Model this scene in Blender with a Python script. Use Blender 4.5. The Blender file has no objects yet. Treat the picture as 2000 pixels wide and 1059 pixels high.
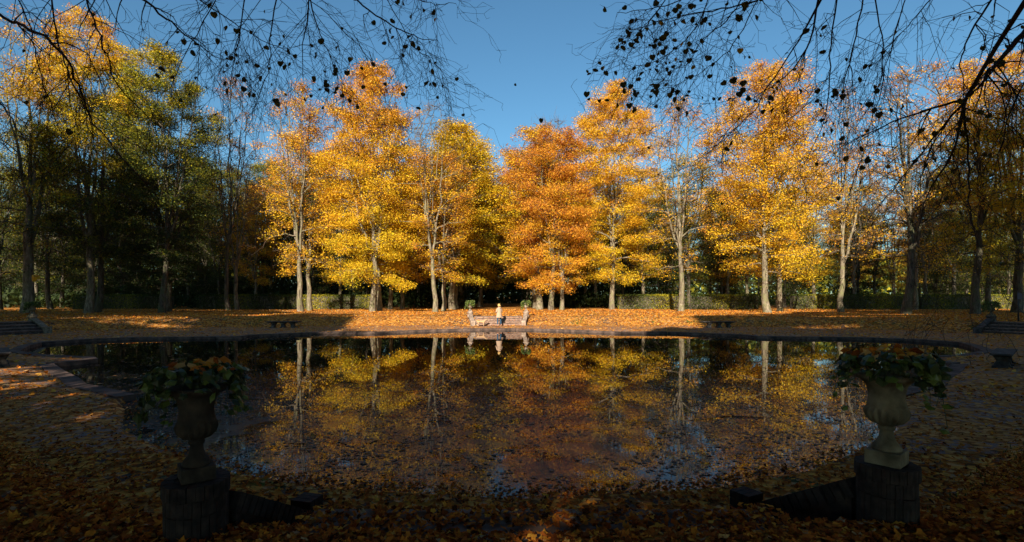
import bpy, math, random
import numpy as np
from mathutils import Vector, Matrix
R = math.radians
C = bpy.context.scene.collection
sc = bpy.context.scene

# ---------------------------------------------------------------- camera
cam_d = bpy.data.cameras.new('camera'); cam = bpy.data.objects.new('camera', cam_d); C.objects.link(cam)
cam.location = (0, 0, 2.5); cam.rotation_euler = (R(90), 0, 0)
cam_d.sensor_width = 36; cam_d.lens = 18
cam_d.shift_x = 0.018; cam_d.shift_y = 0.02525
cam_d.clip_start = 0.05; cam_d.clip_end = 3000
sc.camera = cam

# ---------------------------------------------------------------- light
SUN_EL, SUN_AZ = 25.0, 13.0          # the sun stands behind the camera, a little to the left
w = bpy.data.worlds.new('World'); sc.world = w; w.use_nodes = True
nt = w.node_tree; nt.nodes.clear()
sky = nt.nodes.new('ShaderNodeTexSky'); sky.sky_type = 'NISHITA'; sky.sun_disc = False
sky.sun_elevation = R(SUN_EL); sky.sun_rotation = R(180 + SUN_AZ)
sky.air_density = 1.0; sky.dust_density = 0.4; sky.ozone_density = 3.0
bg = nt.nodes.new('ShaderNodeBackground'); bg.inputs[1].default_value = 0.058
wo = nt.nodes.new('ShaderNodeOutputWorld')
tn = nt.nodes.new('ShaderNodeMix'); tn.data_type = 'RGBA'; tn.blend_type = 'MULTIPLY'; tn.inputs[0].default_value = 1.0; tn.inputs[7].default_value = (0.74, 1.10, 1.12, 1)
nt.links.new(sky.outputs[0], tn.inputs[6]); nt.links.new(tn.outputs[2], bg.inputs[0]); nt.links.new(bg.outputs[0], wo.inputs[0])
sl = bpy.data.lights.new('sun', 'SUN'); so = bpy.data.objects.new('sun', sl); C.objects.link(so)
sl.energy = 5.0; sl.angle = R(0.53); sl.color = (1.0, 0.84, 0.64)
tv = Vector((math.sin(R(SUN_AZ)) * math.cos(R(SUN_EL)), math.cos(R(SUN_AZ)) * math.cos(R(SUN_EL)), -math.sin(R(SUN_EL))))
so.rotation_euler = tv.to_track_quat('-Z', 'Y').to_euler(); so.location = (-20, -80, 50)
sc.view_settings.view_transform = 'Standard'; sc.view_settings.look = 'None'
sc.view_settings.gamma = 1; sc.view_settings.use_curve_mapping = False
sc.view_settings.exposure = 1.12
sc.cycles.max_bounces = 6; sc.cycles.diffuse_bounces = 2; sc.cycles.glossy_bounces = 3
sc.cycles.transmission_bounces = 3; sc.cycles.transparent_max_bounces = 8
sc.cycles.sample_clamp_indirect = 4.0

# ---------------------------------------------------------------- mesh helpers
class MB:
    """collects vertices and faces and links them as one mesh object"""
    def __init__(s): s.v = []; s.f = []; s.n = 0; s.t = []
    def add(s, v, faces, tint=None):
        v = np.asarray(v, float).reshape(-1, 3)
        s.v.append(v)
        faces = [np.asarray(x, int) for x in (faces if isinstance(faces, list) else [faces])]
        for f in faces:
            f = f.reshape(-1, f.shape[-1]); s.f.append(f + s.n)
            s.t.append(np.full(len(f), 0.5) if tint is None else np.broadcast_to(tint, (len(f),)))
        s.n += len(v)
    def mesh(s, name, mat, smooth=True):
        me = bpy.data.meshes.new(name)
        if not s.v: s.add([(0, 0, 0)] * 3, [[0, 1, 2]])
        v = np.concatenate(s.v); me.vertices.add(len(v)); me.vertices.foreach_set('co', v.ravel())
        idx = np.concatenate([f.ravel() for f in s.f])
        tot = np.concatenate([np.full(len(f), f.shape[1]) for f in s.f])
        me.loops.add(len(idx)); me.loops.foreach_set('vertex_index', idx.astype(np.int32))
        me.polygons.add(len(tot)); st = np.concatenate([[0], np.cumsum(tot)[:-1]])
        me.polygons.foreach_set('loop_start', st.astype(np.int32))
        me.polygons.foreach_set('use_smooth', np.full(len(tot), smooth))
        a = me.attributes.new('tint', 'FLOAT', 'FACE'); a.data.foreach_set('value', np.concatenate(s.t).astype(np.float32))
        me.update(calc_edges=True); me.validate()
        if mat: me.materials.append(mat)
        return me
    def build(s, name, mat, parent=None, smooth=True, kind=None):
        return obj(name, s.mesh(name, mat, smooth), parent, kind)

def obj(name, me, parent=None, kind=None):
    o = bpy.data.objects.new(name, me); C.objects.link(o)
    if parent: o.parent = parent
    if kind: o['kind'] = kind
    return o
def empty(name, label, cat, loc=(0, 0, 0), rz=0, group=None):
    o = bpy.data.objects.new(name, None); C.objects.link(o); o.location = loc; o.rotation_euler = (0, 0, rz)
    o['label'] = label; o['category'] = cat
    if group: o['group'] = group
    return o
def copy_part(o, parent):
    c = o.copy(); C.objects.link(c); c.parent = parent
    return c

def tube(mb, pts, rad, n=6, tint=None, cap=False):
    p = np.asarray(pts, float); r = np.asarray(rad, float); k = len(p)
    t = np.gradient(p, axis=0); t /= np.linalg.norm(t, axis=1, keepdims=True) + 1e-9
    ref = np.array([0.31, 0.95, 0.05]) if abs(t[:, 2]).mean() > 0.7 else np.array([0, 0, 1.0])
    a = np.cross(t, ref); a /= np.linalg.norm(a, axis=1, keepdims=True) + 1e-9
    b = np.cross(t, a)
    th = np.arange(n) * 2 * math.pi / n
    v = p[:, None] + r[:, None, None] * (np.cos(th)[None, :, None] * a[:, None] + np.sin(th)[None, :, None] * b[:, None])
    i = np.arange(k - 1)[:, None] * n; j = np.arange(n)[None]; j2 = (j + 1) % n
    f = np.stack([i + j, i + j2, i + n + j2, i + n + j], -1).reshape(-1, 4)
    fs = [f]
    if cap: fs += [np.arange(n)[None, ::-1], (np.arange(n) + (k - 1) * n)[None]]
    mb.add(v.reshape(-1, 3), fs, tint)
def box(mb, c, s, rz=0, tint=None, jit=0, rng=None, taper=1.0):
    x, y, z = s[0] / 2, s[1] / 2, s[2] / 2
    v = np.array([(-x, -y, -z), (x, -y, -z), (x, y, -z), (-x, y, -z), (-x * taper, -y * taper, z), (x * taper, -y * taper, z), (x * taper, y * taper, z), (-x * taper, y * taper, z)])
    if jit: v = v + rng.normal(0, jit, v.shape)
    ca, sa = math.cos(rz), math.sin(rz)
    v = v @ np.array([[ca, sa, 0], [-sa, ca, 0], [0, 0, 1]]) + np.array(c)
    mb.add(v, [[(0, 3, 2, 1), (4, 5, 6, 7), (0, 1, 5, 4), (1, 2, 6, 5), (2, 3, 7, 6), (3, 0, 4, 7)]], tint)
def bevel(o, wd=0.01, seg=2):
    m = o.modifiers.new('bevel', 'BEVEL'); m.width = wd; m.segments = seg; m.limit_method = 'ANGLE'
    return o
def lathe(mb, prof, n=32, flute=None, c=(0, 0, 0)):
    th = np.arange(n) * 2 * math.pi / n; V = []
    for (r, z) in prof:
        rr = np.full(n, r)
        if flute and flute[0] <= z <= flute[1]:
            k = math.sin(math.pi * (z - flute[0]) / (flute[1] - flute[0]))
            rr = r * (1 + flute[3] * k * (np.abs(np.cos(th * flute[2] / 2)) - 0.6))
        V.append(np.stack([rr * np.cos(th), rr * np.sin(th), np.full(n, z)], -1))
    V = np.array(V).reshape(-1, 3) + np.array(c); k = len(prof)
    i = np.arange(k - 1)[:, None] * n; j = np.arange(n)[None]; j2 = (j + 1) % n
    f = np.stack([i + j, i + j2, i + n + j2, i + n + j], -1).reshape(-1, 4)
    mb.add(V, [f, np.arange(n)[None, ::-1], (np.arange(n) + (k - 1) * n)[None]])
def leaves(mb, c, size, rng, tint, flat=0.0, aspect=0.75, face=None, tri=False):
    """one folded leaf blade (two triangles) per centre"""
    n = len(c)
    nr = rng.normal(0, 1, (n, 3)); nr[:, 2] += flat * np.sign(nr[:, 2] + 1e-6)
    if face is not None: nr += face
    nr /= np.linalg.norm(nr, axis=1, keepdims=True)
    u = np.cross(nr, rng.normal(0, 1, (n, 3))); u /= np.linalg.norm(u, axis=1, keepdims=True) + 1e-9
    v = np.cross(nr, u); s = (size * rng.uniform(0.65, 1.25, n))[:, None] * 0.5
    if tri:      # far crowns: one three-cornered blade per leaf
        P = np.stack([c - u * s, c + u * s * .55 + v * s * aspect * 1.1, c + u * s * .8 - v * s * aspect * .9], 1).reshape(-1, 3)
        mb.add(P, [np.arange(n * 3).reshape(-1, 3)], tint); return
    P = np.stack([c - u * s, c - u * s * 0.15 + v * s * aspect + nr * s * 0.2, c + u * s, c - u * s * 0.15 - v * s * aspect + nr * s * 0.2], 1).reshape(-1, 3)
    b = np.arange(n)[:, None] * 4
    f = np.concatenate([b + np.array([[0, 1, 2]]), b + np.array([[0, 2, 3]])], 1).reshape(-1, 3)
    mb.add(P, [f], np.repeat(np.broadcast_to(tint, (n,)), 2))

# ---------------------------------------------------------------- materials
class NT:
    def __init__(s, name):
        s.m = bpy.data.materials.new(name); s.m.use_nodes = True; s.t = s.m.node_tree; s.t.nodes.clear()
        s.out = s.n('ShaderNodeOutputMaterial')
    def n(s, typ, **kw):
        x = s.t.nodes.new(typ)
        for k, v in kw.items(): setattr(x, k, v)
        return x
    def l(s, a, b): s.t.links.new(a, b)
    def pos(s, obj=False):
        return s.n('ShaderNodeTexCoord').outputs['Object'] if obj else s.n('ShaderNodeNewGeometry').outputs['Position']
    def noise(s, scale, detail=3, vec=None, rough=0.55, dist=0.0):
        x = s.n('ShaderNodeTexNoise'); x.inputs['Scale'].default_value = scale; x.inputs['Detail'].default_value = detail
        x.inputs['Roughness'].default_value = rough; x.inputs['Distortion'].default_value = dist
        s.l(vec or s.pos(), x.inputs['Vector']); return x.outputs['Fac']
    def ramp(s, fac, stops, interp='LINEAR'):
        x = s.n('ShaderNodeValToRGB'); x.color_ramp.interpolation = interp; e = x.color_ramp.elements
        while len(e) < len(stops): e.new(0.5)
        for i, (p, c) in enumerate(stops): e[i].position = p; e[i].color = (*c, 1) if len(c) == 3 else c
        s.l(fac, x.inputs[0]); return x.outputs[0]
    def mix(s, f, a, b, typ='MIX'):
        x = s.n('ShaderNodeMix', data_type='RGBA', blend_type=typ)
        for sock, v in ((x.inputs[0], f), (x.inputs[6], a), (x.inputs[7], b)):
            if hasattr(v, 'node'): s.l(v, sock)
            elif isinstance(v, (int, float)): sock.default_value = v
            else: sock.default_value = (*v, 1)
        return x.outputs[2]
    def math(s, op, a, b=0.0, clamp=False):
        x = s.n('ShaderNodeMath', operation=op, use_clamp=clamp)
        for sock, v in ((x.inputs[0], a), (x.inputs[1], b)):
            if hasattr(v, 'node'): s.l(v, sock)
            else: sock.default_value = v
        return x.outputs[0]
    def principled(s, col, rough=0.9, spec=0.2, bump=None, bstr=0.5, bdist=0.02):
        p = s.n('ShaderNodeBsdfPrincipled')
        if hasattr(col, 'node'): s.l(col, p.inputs['Base Color'])
        else: p.inputs['Base Color'].default_value = (*col, 1)
        if hasattr(rough, 'node'): s.l(rough, p.inputs['Roughness'])
        else: p.inputs['Roughness'].default_value = rough
        p.inputs['Specular IOR Level'].default_value = spec
        if bump is not None:
            b = s.n('ShaderNodeBump'); b.inputs['Strength'].default_value = bstr; b.inputs['Distance'].default_value = bdist
            s.l(bump, b.inputs['Height']); s.l(b.outputs[0], p.inputs['Normal'])
        return p
    def done(s, sh): s.l(sh.outputs[0] if hasattr(sh, 'outputs') else sh, s.out.inputs[0]); return s.m

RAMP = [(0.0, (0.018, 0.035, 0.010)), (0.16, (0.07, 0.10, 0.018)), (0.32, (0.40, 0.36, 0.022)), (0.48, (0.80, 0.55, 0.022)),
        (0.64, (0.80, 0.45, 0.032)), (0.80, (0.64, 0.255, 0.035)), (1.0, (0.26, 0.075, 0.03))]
def leaf_material(name, stops, trans=0.3, rough=0.6, spec=0.25):
    m = NT(name); a = m.n('ShaderNodeAttribute', attribute_name='tint')
    col = m.ramp(a.outputs['Fac'], stops)
    p = m.principled(col, rough, spec)
    t = m.n('ShaderNodeBsdfTranslucent'); m.l(col, t.inputs[0])
    mx = m.n('ShaderNodeMixShader'); mx.inputs[0].default_value = trans
    m.l(p.outputs[0], mx.inputs[1]); m.l(t.outputs[0], mx.inputs[2])
    return m.done(mx)
M = {}
M['leaf'] = leaf_material('autumn leaf', RAMP)
M['litter'] = leaf_material('fallen leaf', [(0, (0.06, 0.020, 0.008)), (0.25, (0.22, 0.058, 0.014)), (0.5, (0.44, 0.13, 0.022)), (0.72, (0.62, 0.235, 0.03)), (0.88, (0.70, 0.37, 0.05)), (1, (0.42, 0.29, 0.16))], 0.12, 0.9, 0.04)
M['float'] = leaf_material('sodden floating leaf', [(0, (0.010, 0.008, 0.008)), (0.5, (0.035, 0.026, 0.02)), (0.8, (0.13, 0.065, 0.03)), (1, (0.45, 0.22, 0.05))], 0.0, 0.5, 0.4)
M['ivy'] = leaf_material('ivy leaf', [(0, (0.012, 0.024, 0.008)), (0.5, (0.035, 0.06, 0.016)), (0.8, (0.10, 0.15, 0.03)), (1, (0.26, 0.30, 0.065))], 0.2, 0.45, 0.4)
def simple(name, stops, scale=6, rough=0.9, spec=0.2, bs=0.6, bd=0.01, detail=5, objc=False):
    m = NT(name); v = m.pos(objc); n1 = m.noise(scale, detail, v); n2 = m.noise(scale * 6, 3, v)
    return m.done(m.principled(m.ramp(n1, stops), rough, spec, m.math('ADD', n1, m.math('MULTIPLY', n2, 0.5)), bs, bd))
def bark_material(name, a, b, c, moss):
    m = NT(name); mp = m.n('ShaderNodeMapping'); mp.inputs['Scale'].default_value = (1, 1, 0.22); m.l(m.pos(), mp.inputs[0])
    n1 = m.noise(6, 6, mp.outputs[0], 0.75); n2 = m.noise(2.2, 3)
    col = m.ramp(n1, [(0.36, a), (0.5, b), (0.62, c)])
    col = m.mix(m.ramp(n2, [(0.48, (0, 0, 0)), (0.66, (1, 1, 1))]), col, moss)
    return m.done(m.principled(col, 0.95, 0.1, n1, 0.9, 0.05))
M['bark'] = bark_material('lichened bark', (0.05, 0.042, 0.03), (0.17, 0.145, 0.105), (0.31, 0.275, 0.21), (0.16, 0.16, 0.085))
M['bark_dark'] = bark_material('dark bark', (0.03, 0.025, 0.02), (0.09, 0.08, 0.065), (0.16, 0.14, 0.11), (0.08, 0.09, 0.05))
M['twig'] = simple('twig bark', [(0.3, (0.065, 0.048, 0.036)), (0.7, (0.18, 0.13, 0.09))], 3)
M['near_bark'] = simple('near branch bark', [(0.3, (0.02, 0.018, 0.018)), (0.7, (0.06, 0.05, 0.045))], 30)
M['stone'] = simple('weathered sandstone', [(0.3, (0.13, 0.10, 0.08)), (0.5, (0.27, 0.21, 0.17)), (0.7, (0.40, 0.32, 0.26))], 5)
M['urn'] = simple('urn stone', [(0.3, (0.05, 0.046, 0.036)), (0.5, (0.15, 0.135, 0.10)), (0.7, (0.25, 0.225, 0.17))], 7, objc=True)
M['urn_lit'] = simple('lit tone urn stone', [(0.3, (0.04, 0.036, 0.026)), (0.5, (0.15, 0.13, 0.09)), (0.7, (0.27, 0.235, 0.17))], 5, objc=True)  # right foreground urn: the light on it is put into a warmer, brighter colour
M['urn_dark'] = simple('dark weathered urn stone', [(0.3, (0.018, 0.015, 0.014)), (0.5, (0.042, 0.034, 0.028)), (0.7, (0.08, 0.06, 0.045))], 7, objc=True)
M['brick_dark'] = simple('old dark brick', [(0.3, (0.012, 0.010, 0.011)), (0.5, (0.030, 0.022, 0.022)), (0.7, (0.055, 0.04, 0.035))], 12)
M['kerb'] = simple('kerb stone', [(0.3, (0.03, 0.026, 0.026)), (0.5, (0.085, 0.06, 0.052)), (0.7, (0.17, 0.12, 0.10))], 3)
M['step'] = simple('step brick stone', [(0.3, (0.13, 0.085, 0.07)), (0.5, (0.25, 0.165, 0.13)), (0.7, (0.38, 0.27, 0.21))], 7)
M['step_shaded'] = simple('shade toned step stone', [(0.3, (0.03, 0.026, 0.025)), (0.5, (0.07, 0.055, 0.05)), (0.7, (0.13, 0.10, 0.09))], 7)  # darker copy of the step stone, shade put into the colour
M['bench'] = simple('bench stone', [(0.3, (0.02, 0.02, 0.022)), (0.5, (0.06, 0.056, 0.055)), (0.7, (0.13, 0.12, 0.11))], 6, objc=True)
M['tread'] = simple('darker tread stone', [(0.3, (0.07, 0.05, 0.042)), (0.5, (0.15, 0.105, 0.085)), (0.7, (0.26, 0.19, 0.155))], 4)  # darker than the risers, so each tread reads as a band
M['metal'] = simple('dark metal', [(0.3, (0.015, 0.016, 0.02)), (0.7, (0.03, 0.03, 0.035))], 5, 0.5, 0.5)

# ---------------------------------------------------------------- plan of the pond and its banks
AX = 0.33
far_half = [(0, 38.2), (2.6, 37.9), (5.0, 36.7), (7.2, 35.2), (8.3, 34.5), (11.4, 34.5), (15.1, 32.1), (15.4, 30.6), (20.8, 29.8), (22.9, 28.8), (23.8, 26.6), (22.8, 24.8), (21.0, 22.3), (18.4, 20.8), (16.1, 20.2), (15.4, 19.5), (15.9, 18.1), (14.2, 16.5), (12.5, 15.0), (11.3, 13.8), (10.4, 13.3), (9.0, 12.4), (7.2, 9.9), (5.6, 8.6), (4.1, 7.6), (2.5, 6.95), (0, 6.6)]
def mirror(h): return np.array([(x + AX, y) for x, y in h] + [(-x + AX, y) for x, y in h[-2:0:-1]], float)
POND = mirror(far_half)
toe_half = [(0, 40.4), (8, 40.1), (16.5, 39), (24, 36.6), (28, 34.5), (30, 30), (29, 26), (24, 20.5), (18.3, 15.6), (12.5, 11.6), (8.0, 8.4), (4.5, 6.0), (2.6, 5.0), (0, 4.75)]
TOE = mirror(toe_half)
def sdist(P, poly):
    """signed distance, negative inside"""
    a = poly; b = np.roll(poly, -1, 0); best = np.full(len(P), 1e9); ins = np.zeros(len(P), bool)
    for (x0, y0), (x1, y1) in zip(a, b):
        d = np.array([x1 - x0, y1 - y0]); q = P - np.array([x0, y0])
        t = np.clip(q @ d / (d @ d + 1e-12), 0, 1)
        best = np.minimum(best, np.hypot(*(q - t[:, None] * d).T))
        c = ((y0 > P[:, 1]) != (y1 > P[:, 1])) & (P[:, 0] < (x1 - x0) * (P[:, 1] - y0) / ((y1 - y0) + 1e-12) + x0)
        ins ^= c
    return np.where(ins, -best, best)
def ss(a, b, x):
    t = np.clip((x - a) / (b - a), 0, 1); return t * t * (3 - 2 * t)
def wob(x, y):
    return 0.5 * np.sin(x * 0.9 + 1.3 * np.sin(y * 0.7)) + 0.3 * np.sin(y * 1.7 + x * 0.6) + 0.2 * np.sin(x * 2.9 - y * 2.3)
def ground_h(x, y):
    x = np.asarray(x, float); y = np.asarray(y, float); P = np.stack([x, y], -1)
    d = sdist(P, TOE); p = sdist(P, POND)
    wd = 1.5 + 1.4 * ss(6, 20, y)
    path = 0.05 + (0.08 + 0.09 * ss(0.2, 1.6, p)) * ss(9, 14, y)
    h = path + (0.9 - path) * ss(0, 1, d / wd)
    h = h + 0.02 * wob(x, y) * ss(0.4, 2, p) + 0.05 * wob(x * 0.25, y * 0.25) * ss(1, 6, d)
    kerbed = ss(11, 12.5, y)
    k = ss(-0.3, 0.0, -p); h1 = h * (1 - k) - 0.5 * k
    k2 = ss(-0.5, 0.6, -p); h2 = h * (1 - k2) - 0.35 * k2
    return h1 * kerbed + h2 * (1 - kerbed)

def axis(segs):
    out = []
    for a, b, n in segs: out += list(np.linspace(a, b, n, endpoint=False))
    return np.array(out + [segs[-1][1]])
xs = axis([(-900, -200, 14), (-200, -70, 20), (-70, -27, 44), (-27, -7, 66), (-7, 7, 70), (7, 27, 66), (27, 70, 44), (70, 200, 20), (200, 900, 14)])
ys = axis([(-300, -20, 14), (-20, 2, 24), (2, 9, 42), (9, 20, 42), (20, 45, 84), (45, 75, 24), (75, 200, 30), (200, 1500, 14)])
gx, gy = np.meshgrid(xs, ys); gh = ground_h(gx.ravel(), gy.ravel())
nx, ny = len(xs), len(ys)
gm = MB(); i = (np.arange(ny - 1)[:, None] * nx + np.arange(nx - 1)[None]).ravel()
gm.add(np.stack([gx.ravel(), gy.ravel(), gh], -1), [np.stack([i, i + 1, i + 1 + nx, i + nx], -1)])
m = NT('leaf strewn ground')
vo = m.n('ShaderNodeTexVoronoi'); vo.inputs['Scale'].default_value = 9.0; m.l(m.pos(), vo.inputs['Vector'])
sep = m.n('ShaderNodeSeparateColor'); m.l(vo.outputs['Color'], sep.inputs[0])
leafc = m.ramp(sep.outputs[0], [(0, (0.10, 0.042, 0.015)), (0.3, (0.26, 0.10, 0.022)), (0.6, (0.44, 0.19, 0.035)), (0.85, (0.56, 0.29, 0.06)), (1, (0.40, 0.24, 0.12))])
soil = m.ramp(m.noise(40, 4), [(0.3, (0.05, 0.036, 0.03)), (0.7, (0.13, 0.095, 0.08))])
grass = m.ramp(m.noise(60, 4), [(0.3, (0.03, 0.05, 0.01)), (0.7, (0.11, 0.14, 0.03))])
gr = m.mix(m.ramp(m.noise(0.35, 4), [(0.52, (0, 0, 0)), (0.62, (1, 1, 1))]), soil, grass)
cover = m.ramp(m.math('ADD', m.math('MULTIPLY', sep.outputs[1], 0.5), m.noise(0.8, 4)), [(0.50, (0, 0, 0)), (0.62, (1, 1, 1))])
m.done(m.principled(m.mix(cover, gr, leafc), 0.95, 0.04, vo.outputs['Distance'], 0.8, 0.03))
M['ground'] = m.m
gm.build('ground', M['ground'], kind='structure')

# gravel path round the basin: a thin sheet just above the ground, broken up by leaf cover in its material
m = NT('gravel path'); n1 = m.noise(70, 4)
vo = m.n('ShaderNodeTexVoronoi'); vo.inputs['Scale'].default_value = 11.0; m.l(m.pos(), vo.inputs['Vector'])
sep = m.n('ShaderNodeSeparateColor'); m.l(vo.outputs['Color'], sep.inputs[0])
grav = m.ramp(n1, [(0.3, (0.09, 0.065, 0.06)), (0.5, (0.20, 0.145, 0.13)), (0.7, (0.32, 0.25, 0.23))])
lf = m.ramp(sep.outputs[0], [(0, (0.12, 0.05, 0.02)), (0.5, (0.36, 0.15, 0.035)), (1, (0.5, 0.28, 0.1))])
cv = m.ramp(m.math('ADD', m.math('MULTIPLY', sep.outputs[1], 0.6), m.noise(0.6, 3)), [(0.62, (0, 0, 0)), (0.70, (1, 1, 1))])
m.done(m.principled(m.mix(cv, grav, lf), 0.95, 0.06, n1, 0.7, 0.01)); M['gravel'] = m.m
cen = np.stack([(gx[:-1, :-1] + gx[1:, 1:]).ravel() / 2, (gy[:-1, :-1] + gy[1:, 1:]).ravel() / 2], -1)
near_cells = (np.abs(cen[:, 0]) < 40) & (cen[:, 1] > 2) & (cen[:, 1] < 45)
sel = np.zeros(len(cen), bool); q = cen[near_cells]
sel[near_cells] = (sdist(q, TOE) < 0.1 + 0.25 * wob(q[:, 0], q[:, 1])) & (sdist(q, POND) > 0.15) & (q[:, 1] > 8)
f = np.stack([i, i + 1, i + 1 + nx, i + nx], -1)[sel]; uq, inv = np.unique(f, return_inverse=True)
V = np.stack([gx.ravel(), gy.ravel(), gh + 0.004], -1)[uq]
pm = MB(); pm.add(V, [inv.reshape(-1, 4)]); pm.build('path', M['gravel'], kind='structure')

# ---------------------------------------------------------------- water
m = NT('pond water')
rip = m.noise(1.6, 3); rip2 = m.noise(14, 2)
sepp = m.n('ShaderNodeSeparateXYZ'); m.l(m.pos(), sepp.inputs[0])
near = m.n('ShaderNodeMapRange'); near.inputs[1].default_value = 17.5; near.inputs[2].default_value = 9.0; m.l(sepp.outputs[1], near.inputs[0])
film = m.math('MULTIPLY', m.ramp(m.math('ADD', m.noise(1.1, 5, None, 0.65, 1.5), m.math('MULTIPLY', m.noise(18, 3), 0.35)), [(0.50, (0, 0, 0)), (0.70, (1, 1, 1))]), near.outputs[0])
b = m.n('ShaderNodeBump'); b.inputs['Strength'].default_value = 0.022; b.inputs['Distance'].default_value = 0.02
m.l(m.math('ADD', rip, m.math('MULTIPLY', rip2, 0.08)), b.inputs['Height'])
p = m.n('ShaderNodeBsdfPrincipled'); p.inputs['Base Color'].default_value = (0.006, 0.007, 0.005, 1); p.inputs['Roughness'].default_value = 0.0
p.inputs['IOR'].default_value = 1.33; m.l(b.outputs[0], p.inputs['Normal'])
fb = m.principled((0.060, 0.058, 0.060), 0.5, 0.5, m.noise(25, 3), 0.5, 0.01)
mx = m.n('ShaderNodeMixShader'); m.l(m.math('MULTIPLY', film, 0.48), mx.inputs[0]); m.l(p.outputs[0], mx.inputs[1]); m.l(fb.outputs[0], mx.inputs[2])
M['water'] = m.done(mx)
wm = MB(); wm.add([(-25, 5.6, 0), (26, 5.6, 0), (26, 39, 0), (-25, 39, 0)], [[0, 1, 2, 3]]); 
wm.build('water', M['water'], kind='structure')

# kerb round the basin, one object per stone
rng = np.random.default_rng(5); random.seed(5)
kerb = empty('pond_kerb', 'low dark stone kerb edging the curved pond in front of the far steps', 'kerb', (AX, 22, 0))
kmesh = {}
for k in range(len(POND)):
    a, b_ = POND[k], POND[(k + 1) % len(POND)]
    if min(a[1], b_[1]) < 11.5: continue
    d = b_ - a; L = np.hypot(*d); n = max(1, round(L / 1.25)); ang = math.atan2(d[1], d[0])
    nrm = np.array([-d[1], d[0]]) / L
    if sdist(np.array([(a + b_) / 2 + nrm * 0.3]), POND)[0] < 0: nrm = -nrm
    for j in range(n):
        c = a + d * (j + 0.5) / n + nrm * 0.2; l = L / n - 0.015
        key = round(l, 1)
        if key not in kmesh:
            mb = MB(); box(mb, (0, 0, 0), (key, 0.42, 0.5), 0, None, 0.004, rng); kmesh[key] = mb.mesh('kerb_stone', M['kerb'], False)
        o = obj('kerb_stone', kmesh[key], kerb); o.location = (c[0] - AX, c[1] - 22, -0.10 + rng.normal(0, 0.004))
        o.scale = (l / key, 1, 1); o.rotation_euler = (rng.normal(0, .006), 0, ang)

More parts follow.
